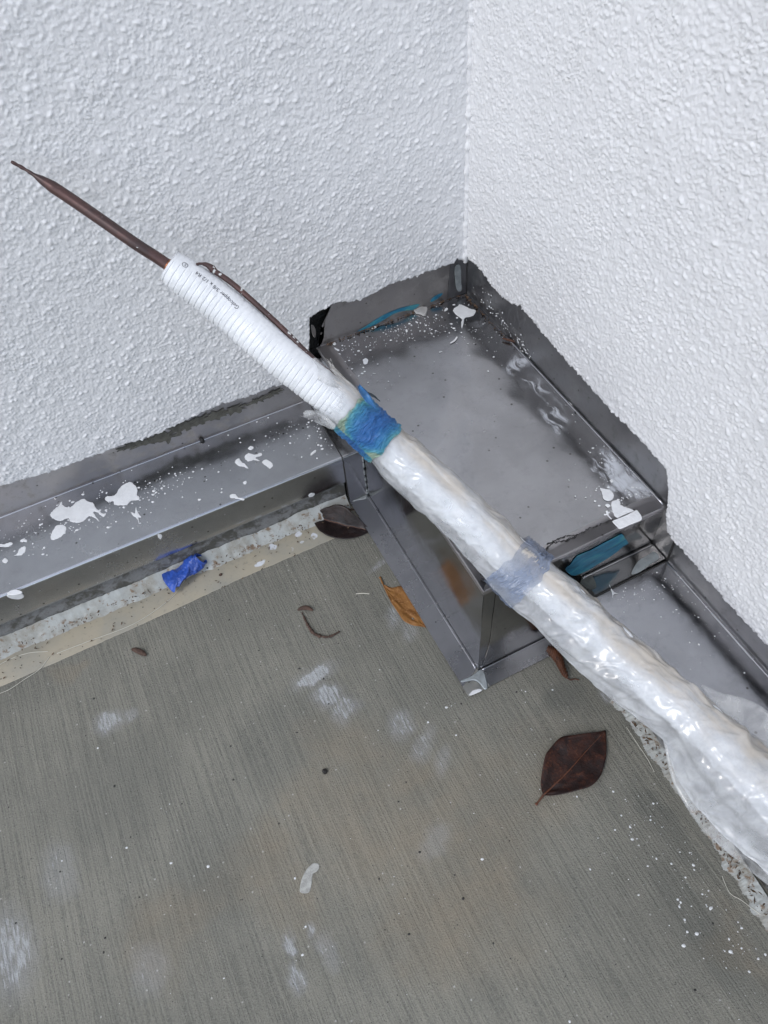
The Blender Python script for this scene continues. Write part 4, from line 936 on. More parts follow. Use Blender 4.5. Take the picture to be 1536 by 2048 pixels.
# white drops and grit on the slab
CC, RR = [], []
for (c, sp, num) in zip([(-0.1317, -0.5924, 0), (-0.1295, -0.6206, 0), (-0.1349, -0.6638, 0), (-0.1344, -0.6977, 0), (-0.1324, -0.7217, 0), (-0.1421, -0.739, 0), (-0.1181, -0.5827, 0), (-0.4062, -0.4839, 0), (-0.5803, -0.3666, 0), (-0.3508, -0.5882, 0), (-0.2208, -0.4639, 0)],
                        [(.02, .03), (.03, .03), (.03, .03), (.03, .03), (.02, .02), (.02, .03), (.012, .02), (.25, .2), (.2, .2), (.2, .1), (.1, .1)],
                        [26, 30, 40, 36, 34, 40, 20, 40, 30, 30, 20]):
    a_, b_ = scatter(c, sp, num, lambda x, y: .0003, .0003, .0016); CC += a_; RR += b_
for (c, r) in zip([(-0.1312, -0.7086, 0), (-0.1419, -0.6142, 0), (-0.1398, -0.6116, 0), (-0.1276, -0.6571, 0), (-0.1286, -0.671, 0), (-0.125, -0.694, 0), (-0.3257, -0.5187, 0), (-0.2615, -0.4203, 0), (-0.2559, -0.4213, 0), (-0.2512, -0.4206, 0), (-0.7, -0.456, 0)], [.0034, .0022, .0018, .002, .0021, .002, .0022, .0015, .0018, .0017, .002]):
    CC.append((c[0], c[1], .0003)); RR.append(r)
dots('paint_specks', [c for c in CC if c[0] < -.125 or c[1] < -.78], RR, (0, 0, 1), M['paint'], slab)
ring = [(-0.4743, -0.5178, 0), (-0.4712, -0.5115, 0), (-0.4664, -0.5061, 0), (-0.4605, -0.502, 0), (-0.4533, -0.5001, 0), (-0.449, -0.5023, 0), (-0.4489, -0.5059, 0), (-0.4527, -0.5085, 0), (-0.457, -0.5088, 0), (-0.4607, -0.5149, 0), (-0.4654, -0.5214, 0), (-0.4697, -0.5216, 0)]
M['ringpaint'] = mat_plain('thin_worn_paint', (.42, .42, .395), .6, .3, 210, .6, .001, col2=(.30, .30, .28))
blob('paint_ring', [(a, b, .0002) for a, b, c in ring], (0, 0, 1), M['ringpaint'], slab, .0005, 3, .0006)
CC, RR = [], []
for _ in range(80):
    x, y = rng.uniform(-.75, -.14), rng.uniform(-.80, -.17); CC.append((x, y, .0004)); RR.append(rng.uniform(.0005, .0013))
tag(dots('dark_grit', CC, RR, (0, 0, 1), M['blackbit'], None), 'tiny dark grit scattered over the concrete', 'grit', kind='stuff')

# ------------------------------------------------------------------ wrapped pipe bundle
pb = empty('pipe_bundle')
tag(pb, 'insulated copper pipe bundle in milky plastic wrap crossing the box corner', 'pipe bundle')
SPINE = np.array([(-0.4503, -0.0263, 0.4895), (-0.4448, -0.0292, 0.4845), (-0.4394, -0.0341, 0.48), (-0.4211, -0.0507, 0.463), (-0.4024, -0.072, 0.446), (-0.3835, -0.095, 0.429), (-0.3644, -0.1128, 0.411), (-0.3354, -0.1435, 0.38), (-0.3046, -0.1933, 0.344), (-0.2821, -0.2233, 0.32), (-0.2674, -0.2436, 0.304), (-0.2471, -0.2785, 0.279), (-0.2368, -0.2951, 0.265), (-0.2152, -0.3273, 0.236), (-0.1936, -0.3675, 0.212), (-0.1771, -0.4093, 0.192), (-0.1591, -0.4498, 0.176), (-0.1462, -0.4813, 0.162), (-0.1315, -0.5155, 0.149), (-0.1177, -0.5566, 0.141), (-0.1069, -0.6039, 0.137), (-0.0998, -0.645, 0.135), (-0.0956, -0.6806, 0.134), (-0.0919, -0.7399, 0.132), (-0.0927, -0.8356, 0.13)])
SP, sU = catmull(SPINE, 900)
def s_of(p):   # arc length of the spine nearest to a point
    return sU[np.argmin(np.linalg.norm(SP - np.array(p), axis=1))]
def at_s(s): return np.stack([np.interp(s, sU, SP[:, k]) for k in range(3)], -1)
sSt = s_of(SPINE[6]); sFilm = s_of(SPINE[9]); sT0 = s_of(SPINE[10]); sT1 = s_of(SPINE[11])
# bare copper pipe with its crimped tip
R0 = .0051
s = np.linspace(0, sSt + .02, 130); P = at_s(s)
R_ = np.interp(s, [0, .004, .016, .019, .026, .036], [.0011, .0015, .0014, .0016, .0036, R0])
R_ = R_ * (1 + .16 * np.sin(s * 900) * (s < .018))
o = tube('copper_pipe', P, R_, M['copper'], pb, 20)
s = np.linspace(sSt - .0022, sSt + .004, 6); tube('bright_copper_end', at_s(s), R0 + .00025, M['rawcopper'], pb, 18)
# thin second pipe beside the sleeve
TH = np.array([(-0.3429, -0.1259, 0.412), (-0.3392, -0.1248, 0.411), (-0.3337, -0.1264, 0.408), (-0.329, -0.1311, 0.402), (-0.3195, -0.1414, 0.393), (-0.307, -0.1598, 0.378), (-0.2944, -0.1805, 0.362), (-0.2815, -0.206, 0.344), (-0.2682, -0.2228, 0.327), (-0.2575, -0.2365, 0.31)])
tp, _ = catmull(TH, 70); R_ = np.full(70, .0025); R_[:3] = .0011; R_[3:7] = (.0018, .0022, .0028, .0034)
tube('thin_copper_pipe', tp, R_, M['copper2'], pb, 14)
# ribbed foam sleeve
n, m = 700, 120
s = np.linspace(sSt, sT0 + .006, n); P = at_s(s); T, S, U = frames(P); th = np.arange(m) / m * 2 * np.pi
D = s[:, None] - sSt; TT = th[None, :] * np.ones((n, 1))
rs_ = .0172 * (1 - .20 * np.exp(-(D / .02))) - .002 * np.clip((D - (sFilm - sSt)) / .03, 0, 1) 
band = 1 / (1 + np.exp((np.abs(np.degrees(TT) - 116) - 42) / 3))
ph = (D / .0056 + .015 * fbm2(n, m, 20, 80, 41)) % 1
rib = -np.exp(-((ph - .5) / .10) ** 2)
quilt = .35 * np.cos(TT * 17 + 1.5 * np.sin(D / .0056 * 3.14))
rr = rs_ + (1 - band) * (.0008 * rib + .00010 * quilt + .0002) + .00012 * fbm2(n, m, 20, 80, 42) + .00004 * fbm2(n, m, 3, 8, 43)
rr[:3] -= .0008; rr[:2, :] += .0010 * fbm2(2, m, 2, 8, 44)[0:1]
V = P[:, None] + rr[..., None] * (np.cos(TT)[..., None] * S[:, None] * 1.03 + np.sin(TT)[..., None] * U[:, None])
Vf = V.reshape(-1, 3); F = grid_faces(n, m, True)
# annular end face into the bore
inner = P[0] + .0046 * (np.cos(th)[:, None] * S[0] + np.sin(th)[:, None] * U[0]) + T[0] * .002
k = len(Vf); Vf = np.vstack([Vf, inner]); i_ = np.arange(m); F = np.vstack([F, np.stack([i_, k + i_, k + (i_ + 1) % m, (i_ + 1) % m], 1)])
sleeve = big_mesh('foam_sleeve', Vf, F, M['foam'], pb)
# printed lettering that follows the smooth band of the sleeve
def lettering(txt, s0, theta, size):
    cu = bpy.data.curves.new('print', 'FONT'); cu.body = txt; cu.size = size
    ob = bpy.data.objects.new('print', cu); COL.objects.link(ob)
    bpy.context.view_layer.update()
    dg = bpy.context.evaluated_depsgraph_get(); me = bpy.data.meshes.new_from_object(ob.evaluated_get(dg))
    bpy.data.objects.remove(ob, do_unlink=True)
    me.name = 'printed_lettering'
    bm = bmesh.new(); bm.from_mesh(me); bmesh.ops.triangulate(bm, faces=bm.faces[:]); bmesh.ops.subdivide_edges(bm, edges=bm.edges[:], cuts=1)
    for v in bm.verts:
        ss = s0 - v.co.x; p = at_s(np.array([ss - .001, ss, ss + .001])); t, sd, up = frames(p)
        a = math.radians(theta) - v.co.y / .0172
        r = np.interp(ss - sSt, D[:, 0], rr[:, int(round((a / (2 * math.pi)) * m)) % m]) + .00035
        q = p[1] + r * (1.03 * math.cos(a) * sd[1] + math.sin(a) * up[1]); v.co = Vector(q)
    bm.to_mesh(me); bm.free(); me.materials.clear(); me.materials.append(M['ink'])
    o = link(bpy.data.objects.new('printed_lettering', me), sleeve)
    o['kind'] = 'stuff'
    o['label'] = 'small upside-down black lettering along the smooth band'
    return o
lettering('Gelcopper 3/8 x 1/2 R4', s_of(at_s(np.array(sSt + .070))), 86, .0050)
lettering('S', sSt + .0125, 86, .0040)
c_ = []
for a in np.linspace(0, 6.2832, 21)[:-1]:
    ss = sSt + .0113 + .0026 * math.cos(a); p = at_s(np.array([ss - .001, ss, ss + .001])); t, sd, up = frames(p); q = math.radians(81) + .0026 * math.sin(a) / .0172
    r = np.interp(ss - sSt, D[:, 0], rr[:, int(q / 6.2832 * m)]) + .0003
    c_.append(p[1] + r * (1.03 * math.cos(q) * sd[1] + math.sin(q) * up[1]))
V, F = [], []
for i, p in enumerate(c_):
    c0 = np.mean(c_, axis=0); V += [tuple(p), tuple(p + (c0 - p) * .18)]
F = [(2 * i, 2 * i + 1, 2 * ((i + 1) % 20) + 1, 2 * ((i + 1) % 20)) for i in range(20)]
mesh('printed_mark', V, F, M['ink'], sleeve)

# film wrap: stations give the silhouette (centre and half width)
ST = np.array([(-0.2878, -0.2187, 0.334, 0.0204), (-0.2813, -0.2273, 0.322, 0.0186), (-0.267, -0.2416, 0.302, 0.0198), (-0.2446, -0.2725, 0.272, 0.0202), (-0.2349, -0.2891, 0.258, 0.0234), (-0.2146, -0.3273, 0.236, 0.0237), (-0.1944, -0.3684, 0.212, 0.0251), (-0.1766, -0.4088, 0.19, 0.0294), (-0.1582, -0.4493, 0.174, 0.0306), (-0.1451, -0.4806, 0.16, 0.0324), (-0.1316, -0.5174, 0.149, 0.0315), (-0.1195, -0.5513, 0.143, 0.0298), (-0.1103, -0.5816, 0.139, 0.0299), (-0.1064, -0.6173, 0.137, 0.0416), (-0.1015, -0.6469, 0.135, 0.0444), (-0.0974, -0.6742, 0.134, 0.0418), (-0.0935, -0.7003, 0.133, 0.0387), (-0.0906, -0.7386, 0.132, 0.0345), (-0.0853, -0.8473, 0.13, 0.0301)])
n, m = 760, 150
FS, fU = catmull(ST, n); P = FS[:, :3]; hw = FS[:, 3]; T, S, U = frames(P)
th = np.arange(m) / m * 2 * np.pi; TT = th[None, :] * np.ones((n, 1)); tpar = np.linspace(0, 1, n)[:, None]
loose = np.clip((hw - .0235) / .014, 0, 1); loose = np.convolve(np.pad(loose, 20, 'edge'), np.ones(41) / 41, 'valid')
# creases: ridged noise running aslant
cre = fbm2(n, m, 13, 46, 61, (.40, 4.0)); cre2 = fbm2(n, m, 6, 20, 62, (-.5, 3.0)); big = fbm2(n, m, 30, 130, 63)
blend = np.minimum(1, np.minimum(TT, 2 * np.pi - TT) / .5)
ridge = (1 - np.abs(np.clip(cre, -1.6, 1.6)) / 1.6) ** 2
wr = (.0011 * (ridge - .4) * np.clip(.55 + .5 * fbm2(n, m, 24, 90, 67), .1, 1.3) + .0007 * big) * (.4 + .6 * blend)
wr *= (.75 + .9 * loose[:, None])
for th0, k_, w_, h_ in ((1.75, -.55, .05, .0016), (.55, 1.3, .06, .0018), (1.15, .9, .05, .0015), (2.2, -1.1, .05, .0015), (.1, 1.0, .06, .0020), (1.4, -1.6, .045, .0014)):
    d_ = (TT - th0 - k_ * (fU[:, None] - .45) - .25 * np.sin(fU[:, None] * 11 + th0 * 5) + np.pi) % (2 * np.pi) - np.pi
    on = np.clip(.6 + .9 * np.sin(fU[:, None] * 9 + th0 * 7), 0, 1)
    wr = wr + h_ * on * np.where(d_ < 0, np.exp(-(d_ / w_) ** 2), np.exp(-(d_ / (w_ * 5)) ** 2))
uT = np.array([np.argmin(np.linalg.norm(P - ST[q][:3], axis=1)) for q in (2, 3)]); wr *= np.clip(np.maximum(uT[0] - 3 - np.arange(n), np.arange(n) - uT[1] - 3) / 14, .12, 1)[:, None]
core = np.minimum(hw - .0012, .0225)
ca, sa = np.cos(TT), np.sin(TT)
ex = 1 + 1.1 * loose[:, None]                       # pinches the sides into thin flaps where the bag hangs loose
zz_ = np.sign(sa) * np.abs(sa) ** ex * (core[:, None] + .0018)
xx_ = ca * hw[:, None]
rad = np.stack([xx_ + wr * ca, zz_ + wr * sa * 1.0], -1)
droop = -.010 * loose[:, None] * np.abs(ca) ** 3
V = P[:, None] + rad[..., :1] * S[:, None] + (rad[..., 1:] + droop[..., None]) * U[:, None]
V[:, :, 2] = np.maximum(V[:, :, 2], .004)
rowlim = (.012 + .014 * np.clip(np.cos(TT[0] - 2.6), 0, 1) - .012 * np.clip(np.cos(TT[0] - .7), 0, 1) + .004 * fbm2(2, m, 4, 30, 66)[0])
keep = (fU[:, None] >= (.030 - rowlim)[None, :])
F = grid_faces(n, m, True); F = F[keep.reshape(-1)[F[:, 0]]]
uvV = np.stack([fU[:, None] * np.ones((1, m)), TT / (2 * np.pi)], -1).reshape(-1, 2)
uvf = uvV[F].copy(); wrapm = (F[:, 1] % m == 0); uvf[wrapm, 1, 1] = 1; uvf[wrapm, 2, 1] = 1
film = big_mesh('plastic_wrap', V.reshape(-1, 3), F, M['film'], pb, uvf)
film['label'] = 'wrinkled milky plastic wrap with tan dust stains'
# foam core inside the wrap (two sleeves side by side)
s = np.linspace(0.03, fU[-1] - .005, 320); Pc = np.stack([np.interp(s, fU, P[:, k]) for k in range(3)], 1)
# keep the core near the spine where the bag is loose
Tc, Sc, Uc = frames(Pc); hc = np.interp(s, fU, core); lc = np.interp(s, fU, loose)
off = np.array([SP[np.argmin(np.linalg.norm(SP - p, axis=1))] - p for p in Pc]); off = -.14 * hc - .006 * lc
Pc = Pc + Sc * off[:, None]
m2 = 64; t2 = np.arange(m2) / m2 * 2 * np.pi; T2 = t2[None, :] * np.ones((len(s), 1))
lob = 1 - .10 * np.exp(-((np.cos(T2 - 1.9) - 1) / .04) ** 2)
r2 = hc[:, None] * .82 * lob + .0007 * fbm2(len(s), m2, 6, 30, 71)
V = Pc[:, None] + r2[..., None] * (np.cos(T2)[..., None] * Sc[:, None] + np.sin(T2)[..., None] * Uc[:, None])
big_mesh('foam_core', V.reshape(-1, 3), grid_faces(len(s), m2, True), M['foam'], pb)
def ring_band(name, u0, u1, lift, mat, wr_a, seed, jag=.0, arc_deg=(0, 360)):
    """a band of tape wound round the wrap between two arc lengths"""
    nn, mm = 70, 150; i0 = np.interp(u0, fU, np.arange(n)); i1 = np.interp(u1, fU, np.arange(n)); g = np.random.default_rng(seed)
    j1 = jag * fbm2(60, mm, 16, 60, seed + 1)[0]; j2 = jag * fbm2(60, mm, 16, 60, seed + 2)[0]
    Vv, uvs = [], []
    w1 = fbm2(nn, mm, 5, 24, seed + 3, (1.0, 2.2)); tt = np.arange(mm) / mm * 2 * np.pi
    idx = np.linspace(0, 1, nn)
    for a in range(nn):
        for b in range(mm):
            fi = i0 + (i1 - i0) * idx[a] + (j1[b] * (1 - idx[a]) + j2[b] * idx[a])
            p = np.array([np.interp(fi, np.arange(n), P[:, k]) for k in range(3)]); ii = int(min(max(fi, 0), n - 1))
            r = np.interp(fi, np.arange(n), hw) + lift + wr_a * w1[a, b] * (.5 + .5 * min(1, min(b, mm - b) / 10)); rz = np.interp(fi, np.arange(n), core) + .0018 + lift + wr_a * w1[a, b]
            Vv.append(p + S[ii] * r * math.cos(tt[b]) + U[ii] * rz * math.sin(tt[b])); uvs.append((idx[a], b / mm))
    Ff = grid_faces(nn, mm, True); uvs = np.array(uvs); uf = uvs[Ff].copy(); wm = (Ff[:, 1] % mm == 0); uf[wm, 1, 1] = 1; uf[wm, 2, 1] = 1
    return big_mesh(name, np.array(Vv), Ff, mat, pb, uf)
def f_of(p): return fU[np.argmin(np.linalg.norm(P - np.array(p), axis=1))]
tA, tB = f_of(ST[2][:3]), f_of(ST[3][:3])
bt = ring_band('blue_tape', tA, tB, .0018, M['bluetape'], .00045, 81, .8); bt['label'] = 'faded blue tape band with greenish edges'
cA = f_of([(-0.1848, -0.3941, 0.199)][0]); cB = f_of([(-0.173, -0.4232, 0.186)][0])
ct = ring_band('clear_tape', cA, cB, .0018, M['ctape'], .0005, 91, 1.6); ct['label'] = 'crumpled clear bluish tape band'
def curl(name, pts, width, mat, parent, lift=.004, nrm=(0, 0, 1)):
    """a small loose tab of film or tape, thickened and curled"""
    Q, _ = catmull(pts, 16); Tq = np.gradient(Q, axis=0); Tq /= np.linalg.norm(Tq, axis=1, keepdims=True); Sq = np.cross(Tq, np.array(nrm, float)); Sq /= np.linalg.norm(Sq, axis=1, keepdims=True)
    Vv = []
    for i, q in enumerate(Q):
        t = i / 15; w = np.interp(t, np.linspace(0, 1, len(width)), width)
        for j in np.linspace(-1, 1, 7):
            Vv.append(q + Sq[i] * w * j + np.array((0, 0, lift * j * j * (1 - .5 * t) + random.uniform(-.0004, .0004))))
    a = np.array(Vv); Ff = grid_faces(16, 7); k = len(a)
    o = big_mesh(name, np.vstack([a, a + (0, 0, -.00025)]), np.vstack([Ff, Ff[:, ::-1] + k, rim_faces(16, 7, k)]), mat, parent)
    return o
M['bluetab'] = mat_plain('blue_tape_tab', (.03, .15, .36), .4, .4, 90, .4, .001)
curl('tape_tab', [(-0.2553, -0.25, 0.331), (-0.2559, -0.2608, 0.332), (-0.2545, -0.2694, 0.329), (-0.251, -0.2747, 0.321)], [.0012, .0030, .0034, .0008], M['bluetab'], bt, .002)
M['adhesive'] = mat_plain('dark_adhesive', (.03, .045, .06), .5, .3, 100, .5, .001)
curl('tape_tab', [(-0.2512, -0.2509, 0.322), (-0.2465, -0.2529, 0.319), (-0.2419, -0.2547, 0.314), (-0.2387, -0.2557, 0.309)], [.0006, .0018, .0016, .0004], M['adhesive'], bt, .001)
curl('film_tab', [(-0.3042, -0.229, 0.3), (-0.2991, -0.2367, 0.303), (-0.2934, -0.2468, 0.304), (-0.2873, -0.2615, 0.304)], [.0035, .0060, .0055, .0030], M['film_loose'], film, .004)
curl('film_tab', [(-0.2796, -0.2122, 0.345), (-0.2793, -0.2214, 0.341), (-0.2751, -0.2297, 0.338), (-0.2673, -0.2364, 0.328)], [.0040, .0085, .0090, .0040], M['film_loose'], film, -.004)
curl('film_tab', [(-0.085, -0.5615, 0.146), (-0.0774, -0.5804, 0.141), (-0.0649, -0.5991, 0.137), (-0.0602, -0.6289, 0.133), (-0.0569, -0.6584, 0.13)], [.001, .010, .018, .018, .012], M['film_loose'], film, .003)
curl('film_tab', [(-0.133, -0.5797, 0.13), (-0.1385, -0.6152, 0.115), (-0.1358, -0.6507, 0.105), (-0.1253, -0.6771, 0.1), (-0.1133, -0.7122, 0.095)], [.002, .008, .010, .012, .010], M['film_loose'], film, -.002)
# dirt flecks on the wrap
CC, SS = [], []
for (c) in [(-0.1314, -0.6275, 0.168), (-0.1127, -0.6292, 0.165), (-0.1021, -0.5833, 0.168), (-0.1355, -0.4614, 0.19), (-0.1748, -0.4752, 0.195), (-0.1407, -0.5107, 0.178), (-0.144, -0.5324, 0.172), (-0.2198, -0.3551, 0.258), (-0.24, -0.317, 0.29)]:
    CC.append(c); SS.append(.0016)

# ------------------------------------------------------------------ litter lying on the slab
def resample(poly, k):
    p = smooth_open(poly); s = np.r_[0, np.cumsum(np.linalg.norm(np.diff(p, axis=0), axis=1))]; u = np.linspace(0, s[-1], k)
    return np.stack([np.interp(u, s, p[:, i]) for i in range(3)], 1)
def smooth_open(poly): return catmull(poly, 60)[0]
def leaf(name, left, mid, right, zfun, mat, label, stalk=None, th=.0005, z0=.0015, rib_mat=None):
    k, c = 34, 9
    Lp, Mp, Rp = resample(left, k), resample(mid, k), resample(right, k); V = []
    vv = fbm2(k, 2 * c, 6, 20, len(label))
    for i in range(k):
        t = i / (k - 1)
        for j in range(2 * c + 1):
            a = (j - c) / c
            p = Mp[i] + (Lp[i] - Mp[i]) * (-a) if a < 0 else Mp[i] + (Rp[i] - Mp[i]) * a
            V.append((p[0], p[1], z0 + zfun(t, a) + .0004 * vv[i, min(j, 2 * c - 1)]))
    root = empty(name); tag(root, label, 'leaf', 'fallen leaves on the slab')
    a = np.array(V); F = grid_faces(k, 2 * c + 1); n_ = len(a)
    big_mesh('blade', np.vstack([a, a - (0, 0, th)]), np.vstack([F, F[:, ::-1] + n_, rim_faces(k, 2 * c + 1, n_)]), mat, root)
    mr = a.reshape(k, 2 * c + 1, 3)[:, c] + (0, 0, .0003)
    if rib_mat: tube('midrib', mr[:-2], np.linspace(.0008, .00025, k - 2), rib_mat, root, 8)
    if stalk is not None:
        q, _ = catmull(stalk, 14); q[:, 2] = np.linspace(z0 + .0015, .0018, 14)
        tube('stalk', q, np.r_[np.linspace(.0012, .0009, 10), .0010, .0012, .0016, .0016], rib_mat or mat, root, 8)
    return root
leaf('fallen_leaf', [(-0.2215, -0.5472, 0), (-0.2197, -0.5403, 0), (-0.2155, -0.5334, 0), (-0.2012, -0.5176, 0), (-0.1925, -0.5122, 0), (-0.1741, -0.5068, 0), (-0.1619, -0.5107, 0), (-0.1399, -0.5178, 0), (-0.1288, -0.5207, 0)],
     [(-0.2215, -0.5472, 0), (-0.2046, -0.5431, 0), (-0.1829, -0.5377, 0), (-0.1593, -0.5301, 0), (-0.1399, -0.5247, 0), (-0.1287, -0.5214, 0)],
     [(-0.2215, -0.5472, 0), (-0.2156, -0.5508, 0), (-0.2036, -0.5559, 0), (-0.1867, -0.5607, 0), (-0.1753, -0.5624, 0), (-0.1642, -0.5595, 0), (-0.1557, -0.5542, 0), (-0.1443, -0.5438, 0), (-0.1364, -0.5337, 0), (-0.1283, -0.5222, 0)],
     lambda t, a: .0060 * abs(a) ** 1.7 * math.sin(math.pi * min(1, t + .05)) + .004 * t * t + .0006 * math.sin(14 * t + 3 * a) * abs(a), M['leaf_dark'],
     'large dark red-brown leaf with stalk lying flat on the concrete', [(-0.2215, -0.5472, 0), (-0.2256, -0.5489, 0), (-0.2301, -0.5505, 0), (-0.2332, -0.5516, 0)], rib_mat=M['rib'])
leaf('fallen_leaf', [(-0.2879, -0.1101, 0), (-0.2794, -0.1129, 0), (-0.2647, -0.1201, 0), (-0.251, -0.1296, 0), (-0.2442, -0.1444, 0), (-0.2377, -0.1535, 0), (-0.2333, -0.1623, 0), (-0.2339, -0.1673, 0)],
     [(-0.2879, -0.1101, 0), (-0.2766, -0.1229, 0), (-0.2596, -0.1423, 0), (-0.2452, -0.1557, 0), (-0.2341, -0.1677, 0)],
     [(-0.2879, -0.1101, 0), (-0.2909, -0.1215, 0), (-0.2905, -0.1372, 0), (-0.2838, -0.1534, 0), (-0.2708, -0.1641, 0), (-0.2555, -0.1689, 0), (-0.2437, -0.1692, 0), (-0.2345, -0.1688, 0)],
     lambda t, a: (.021 * (-a) ** 1.05 if a < 0 else .004 * a ** 1.5) * math.sin(math.pi * min(1, t + .04)) + .001, M['leaf_plum'],
     'folded plum-brown leaf touching the box flange near the left ledge', rib_mat=M['rib'])
leaf('fallen_leaf', [(-0.254, -0.2469, 0), (-0.255, -0.2585, 0), (-0.2559, -0.2738, 0), (-0.2552, -0.2897, 0), (-0.2539, -0.3041, 0), (-0.2476, -0.3135, 0), (-0.2353, -0.3239, 0)],
     [(-0.2535, -0.2472, 0), (-0.2502, -0.2651, 0), (-0.2448, -0.2837, 0), (-0.2402, -0.3031, 0), (-0.2353, -0.3239, 0)],
     [(-0.253, -0.2475, 0), (-0.2469, -0.2557, 0), (-0.235, -0.2605, 0), (-0.2272, -0.2743, 0), (-0.2244, -0.2908, 0), (-0.2272, -0.3086, 0), (-0.2348, -0.3242, 0)],
     lambda t, a: .0006 * abs(a) - .0003, M['leaf_tan'],
     'orange-tan leaf tucked under the edge of the box flange', [(-0.2535, -0.2472, 0), (-0.2529, -0.2419, 0), (-0.2523, -0.2365, 0)], th=.0004, z0=.0012, rib_mat=None)
# curled rusty leaf
cr_ = empty('fallen_leaf'); tag(cr_, 'small curled rust-brown leaf at the front flange below the wrapped pipe', 'leaf', 'fallen leaves on the slab')
q = np.array([(-0.1283, -0.413, 0), (-0.1273, -0.4205, 0), (-0.1265, -0.4293, 0), (-0.1279, -0.4382, 0), (-0.1298, -0.4468, 0), (-0.1293, -0.4538, 0)]); Q, _ = catmull(q, 60)
V = []
for i, p in enumerate(Q):
    t = i / 59; r = .0075 * math.sin(math.pi * (.12 + .80 * t)) ** .8 + .0006 * math.sin(i * 1.5)
    for j in range(15):
        a = -.5 + 4.1 * j / 14; d = np.array((.80, .6, 0))
        V.append((p[0] + d[0] * r * math.cos(a), p[1] + d[1] * r * math.cos(a), .0015 + r * (1 + .9 * math.sin(a)) + .003 * t))
a = np.array(V); a[:, 2] = np.maximum(a[:, 2], .0006); F = grid_faces(60, 15); k = len(a)
big_mesh('blade', np.vstack([a, a + (.0003, .0003, -.0003)]), np.vstack([F, F[:, ::-1] + k, rim_faces(60, 15, k)]), M['leaf_rust'], cr_)
q, _ = catmull([(-0.1294, -0.453, 0), (-0.1274, -0.4568, 0), (-0.1229, -0.4578, 0), (-0.1193, -0.4611, 0)], 14); q[:, 2] = .004
tube('stalk', q, .0008, M['leaf_rust'], cr_, 7)
# dried catkin with its pod
ck = empty('dried_catkin'); tag(ck, 'curved brown catkin twig with a small pod on the concrete', 'twig')
q, _ = catmull([(-0.356, -0.2364, 0), (-0.3564, -0.2469, 0), (-0.3561, -0.2585, 0), (-0.3543, -0.2692, 0), (-0.3486, -0.2767, 0), (-0.3416, -0.2812, 0), (-0.3343, -0.2821, 0), (-0.3262, -0.2812, 0)], 60); q[:, 2] = .0018
r = np.interp(np.linspace(0, 1, 60), [0, .2, .5, .75, 1], [.0006, .0014, .0022, .0014, .0008]) * (1 + .3 * rng.normal(size=60))
tube('stem', q, np.abs(r), M['twig'], ck, 7)
V, F = [], []
for i in range(90):
    b = q[int(rng.triangular(6, 30, 50))]; d = rng.normal(size=3); d[2] = abs(d[2]) * .4; d /= np.linalg.norm(d); w = np.cross(d, (0, 0, 1.)) * .00035; e = b + d * rng.uniform(.0018, .0038); k = len(V)
    V += [b - w, b + w, e, b + (0, 0, .0005)]; F += [(k, k + 1, k + 2), (k, k + 2, k + 3), (k + 1, k + 3, k + 2)]
mesh('hairs', V, F, M['twig'], ck)['kind'] = 'stuff'
q, _ = catmull([(-0.3597, -0.2328, 0), (-0.3544, -0.2326, 0), (-0.3483, -0.2351, 0), (-0.3432, -0.2417, 0)], 24); q[:, 2] = .004
tube('pod', q, .0030 * np.sin(np.pi * np.linspace(.06, .94, 24)) ** .7, M['twig'], ck, 10, squash=.7)
def pod(name, pts, r, mat, label, cat, z=.0025):
    q, _ = catmull(pts, 24); q[:, 2] = z
    o = tube(name, q, r * np.sin(np.pi * np.linspace(.07, .95, 24)) ** .6 * (1 + .06 * rng.normal(size=24)), mat, None, 10, squash=.75)
    return tag(o, label, cat)
pod('seed_pod', [(-0.5517, -0.1876, 0), (-0.5464, -0.1926, 0), (-0.542, -0.1986, 0), (-0.5387, -0.204, 0)], .0034, M['twig'], 'small curved brown seed pod on the concrete near the sealer edge', 'seed pod')
pod('seed_husk', [(-0.5244, -0.1057, 0), (-0.518, -0.1033, 0), (-0.5109, -0.1013, 0), (-0.5045, -0.0989, 0)], .0032, M['twig'], 'dark pointed seed husk on the left sealant bead beside the blue scrap', 'seed husk', .0085)
pod('pellet', [(-0.4098, -0.4242, 0), (-0.4074, -0.4237, 0), (-0.4061, -0.4261, 0)], .0030, M['blackbit'], 'black pellet lying in the middle of the concrete', 'pellet', .002)
pod('pellet', [(-0.4385, -0.1212, 0), (-0.4369, -0.1204, 0), (-0.4355, -0.122, 0)], .0022, M['blackbit'], 'tiny black pellet on the sealer to the right of the blue scrap', 'pellet', .002)
pod('pellet', [(-0.4273, -0.1391, 0), (-0.4251, -0.1386, 0), (-0.423, -0.1381, 0)], .0018, M['twig'], 'tiny brown grain second right of the blue scrap on the sealer', 'grain', .002)
q, _ = catmull(atz([(-0.0096, -0.1037, 0.1713), (-0.0059, -0.109, 0.1713), (-0.0011, -0.115, 0.1713), (0.0021, -0.1211, 0.1713)], H_ + .003), 20)
tag(tube('curled_sliver', q, .0016 * np.sin(np.pi * np.linspace(.1, .9, 20)), M['leaf_rust'], None, 8), 'thin dark brown sliver on the box against the right upstand', 'sliver')
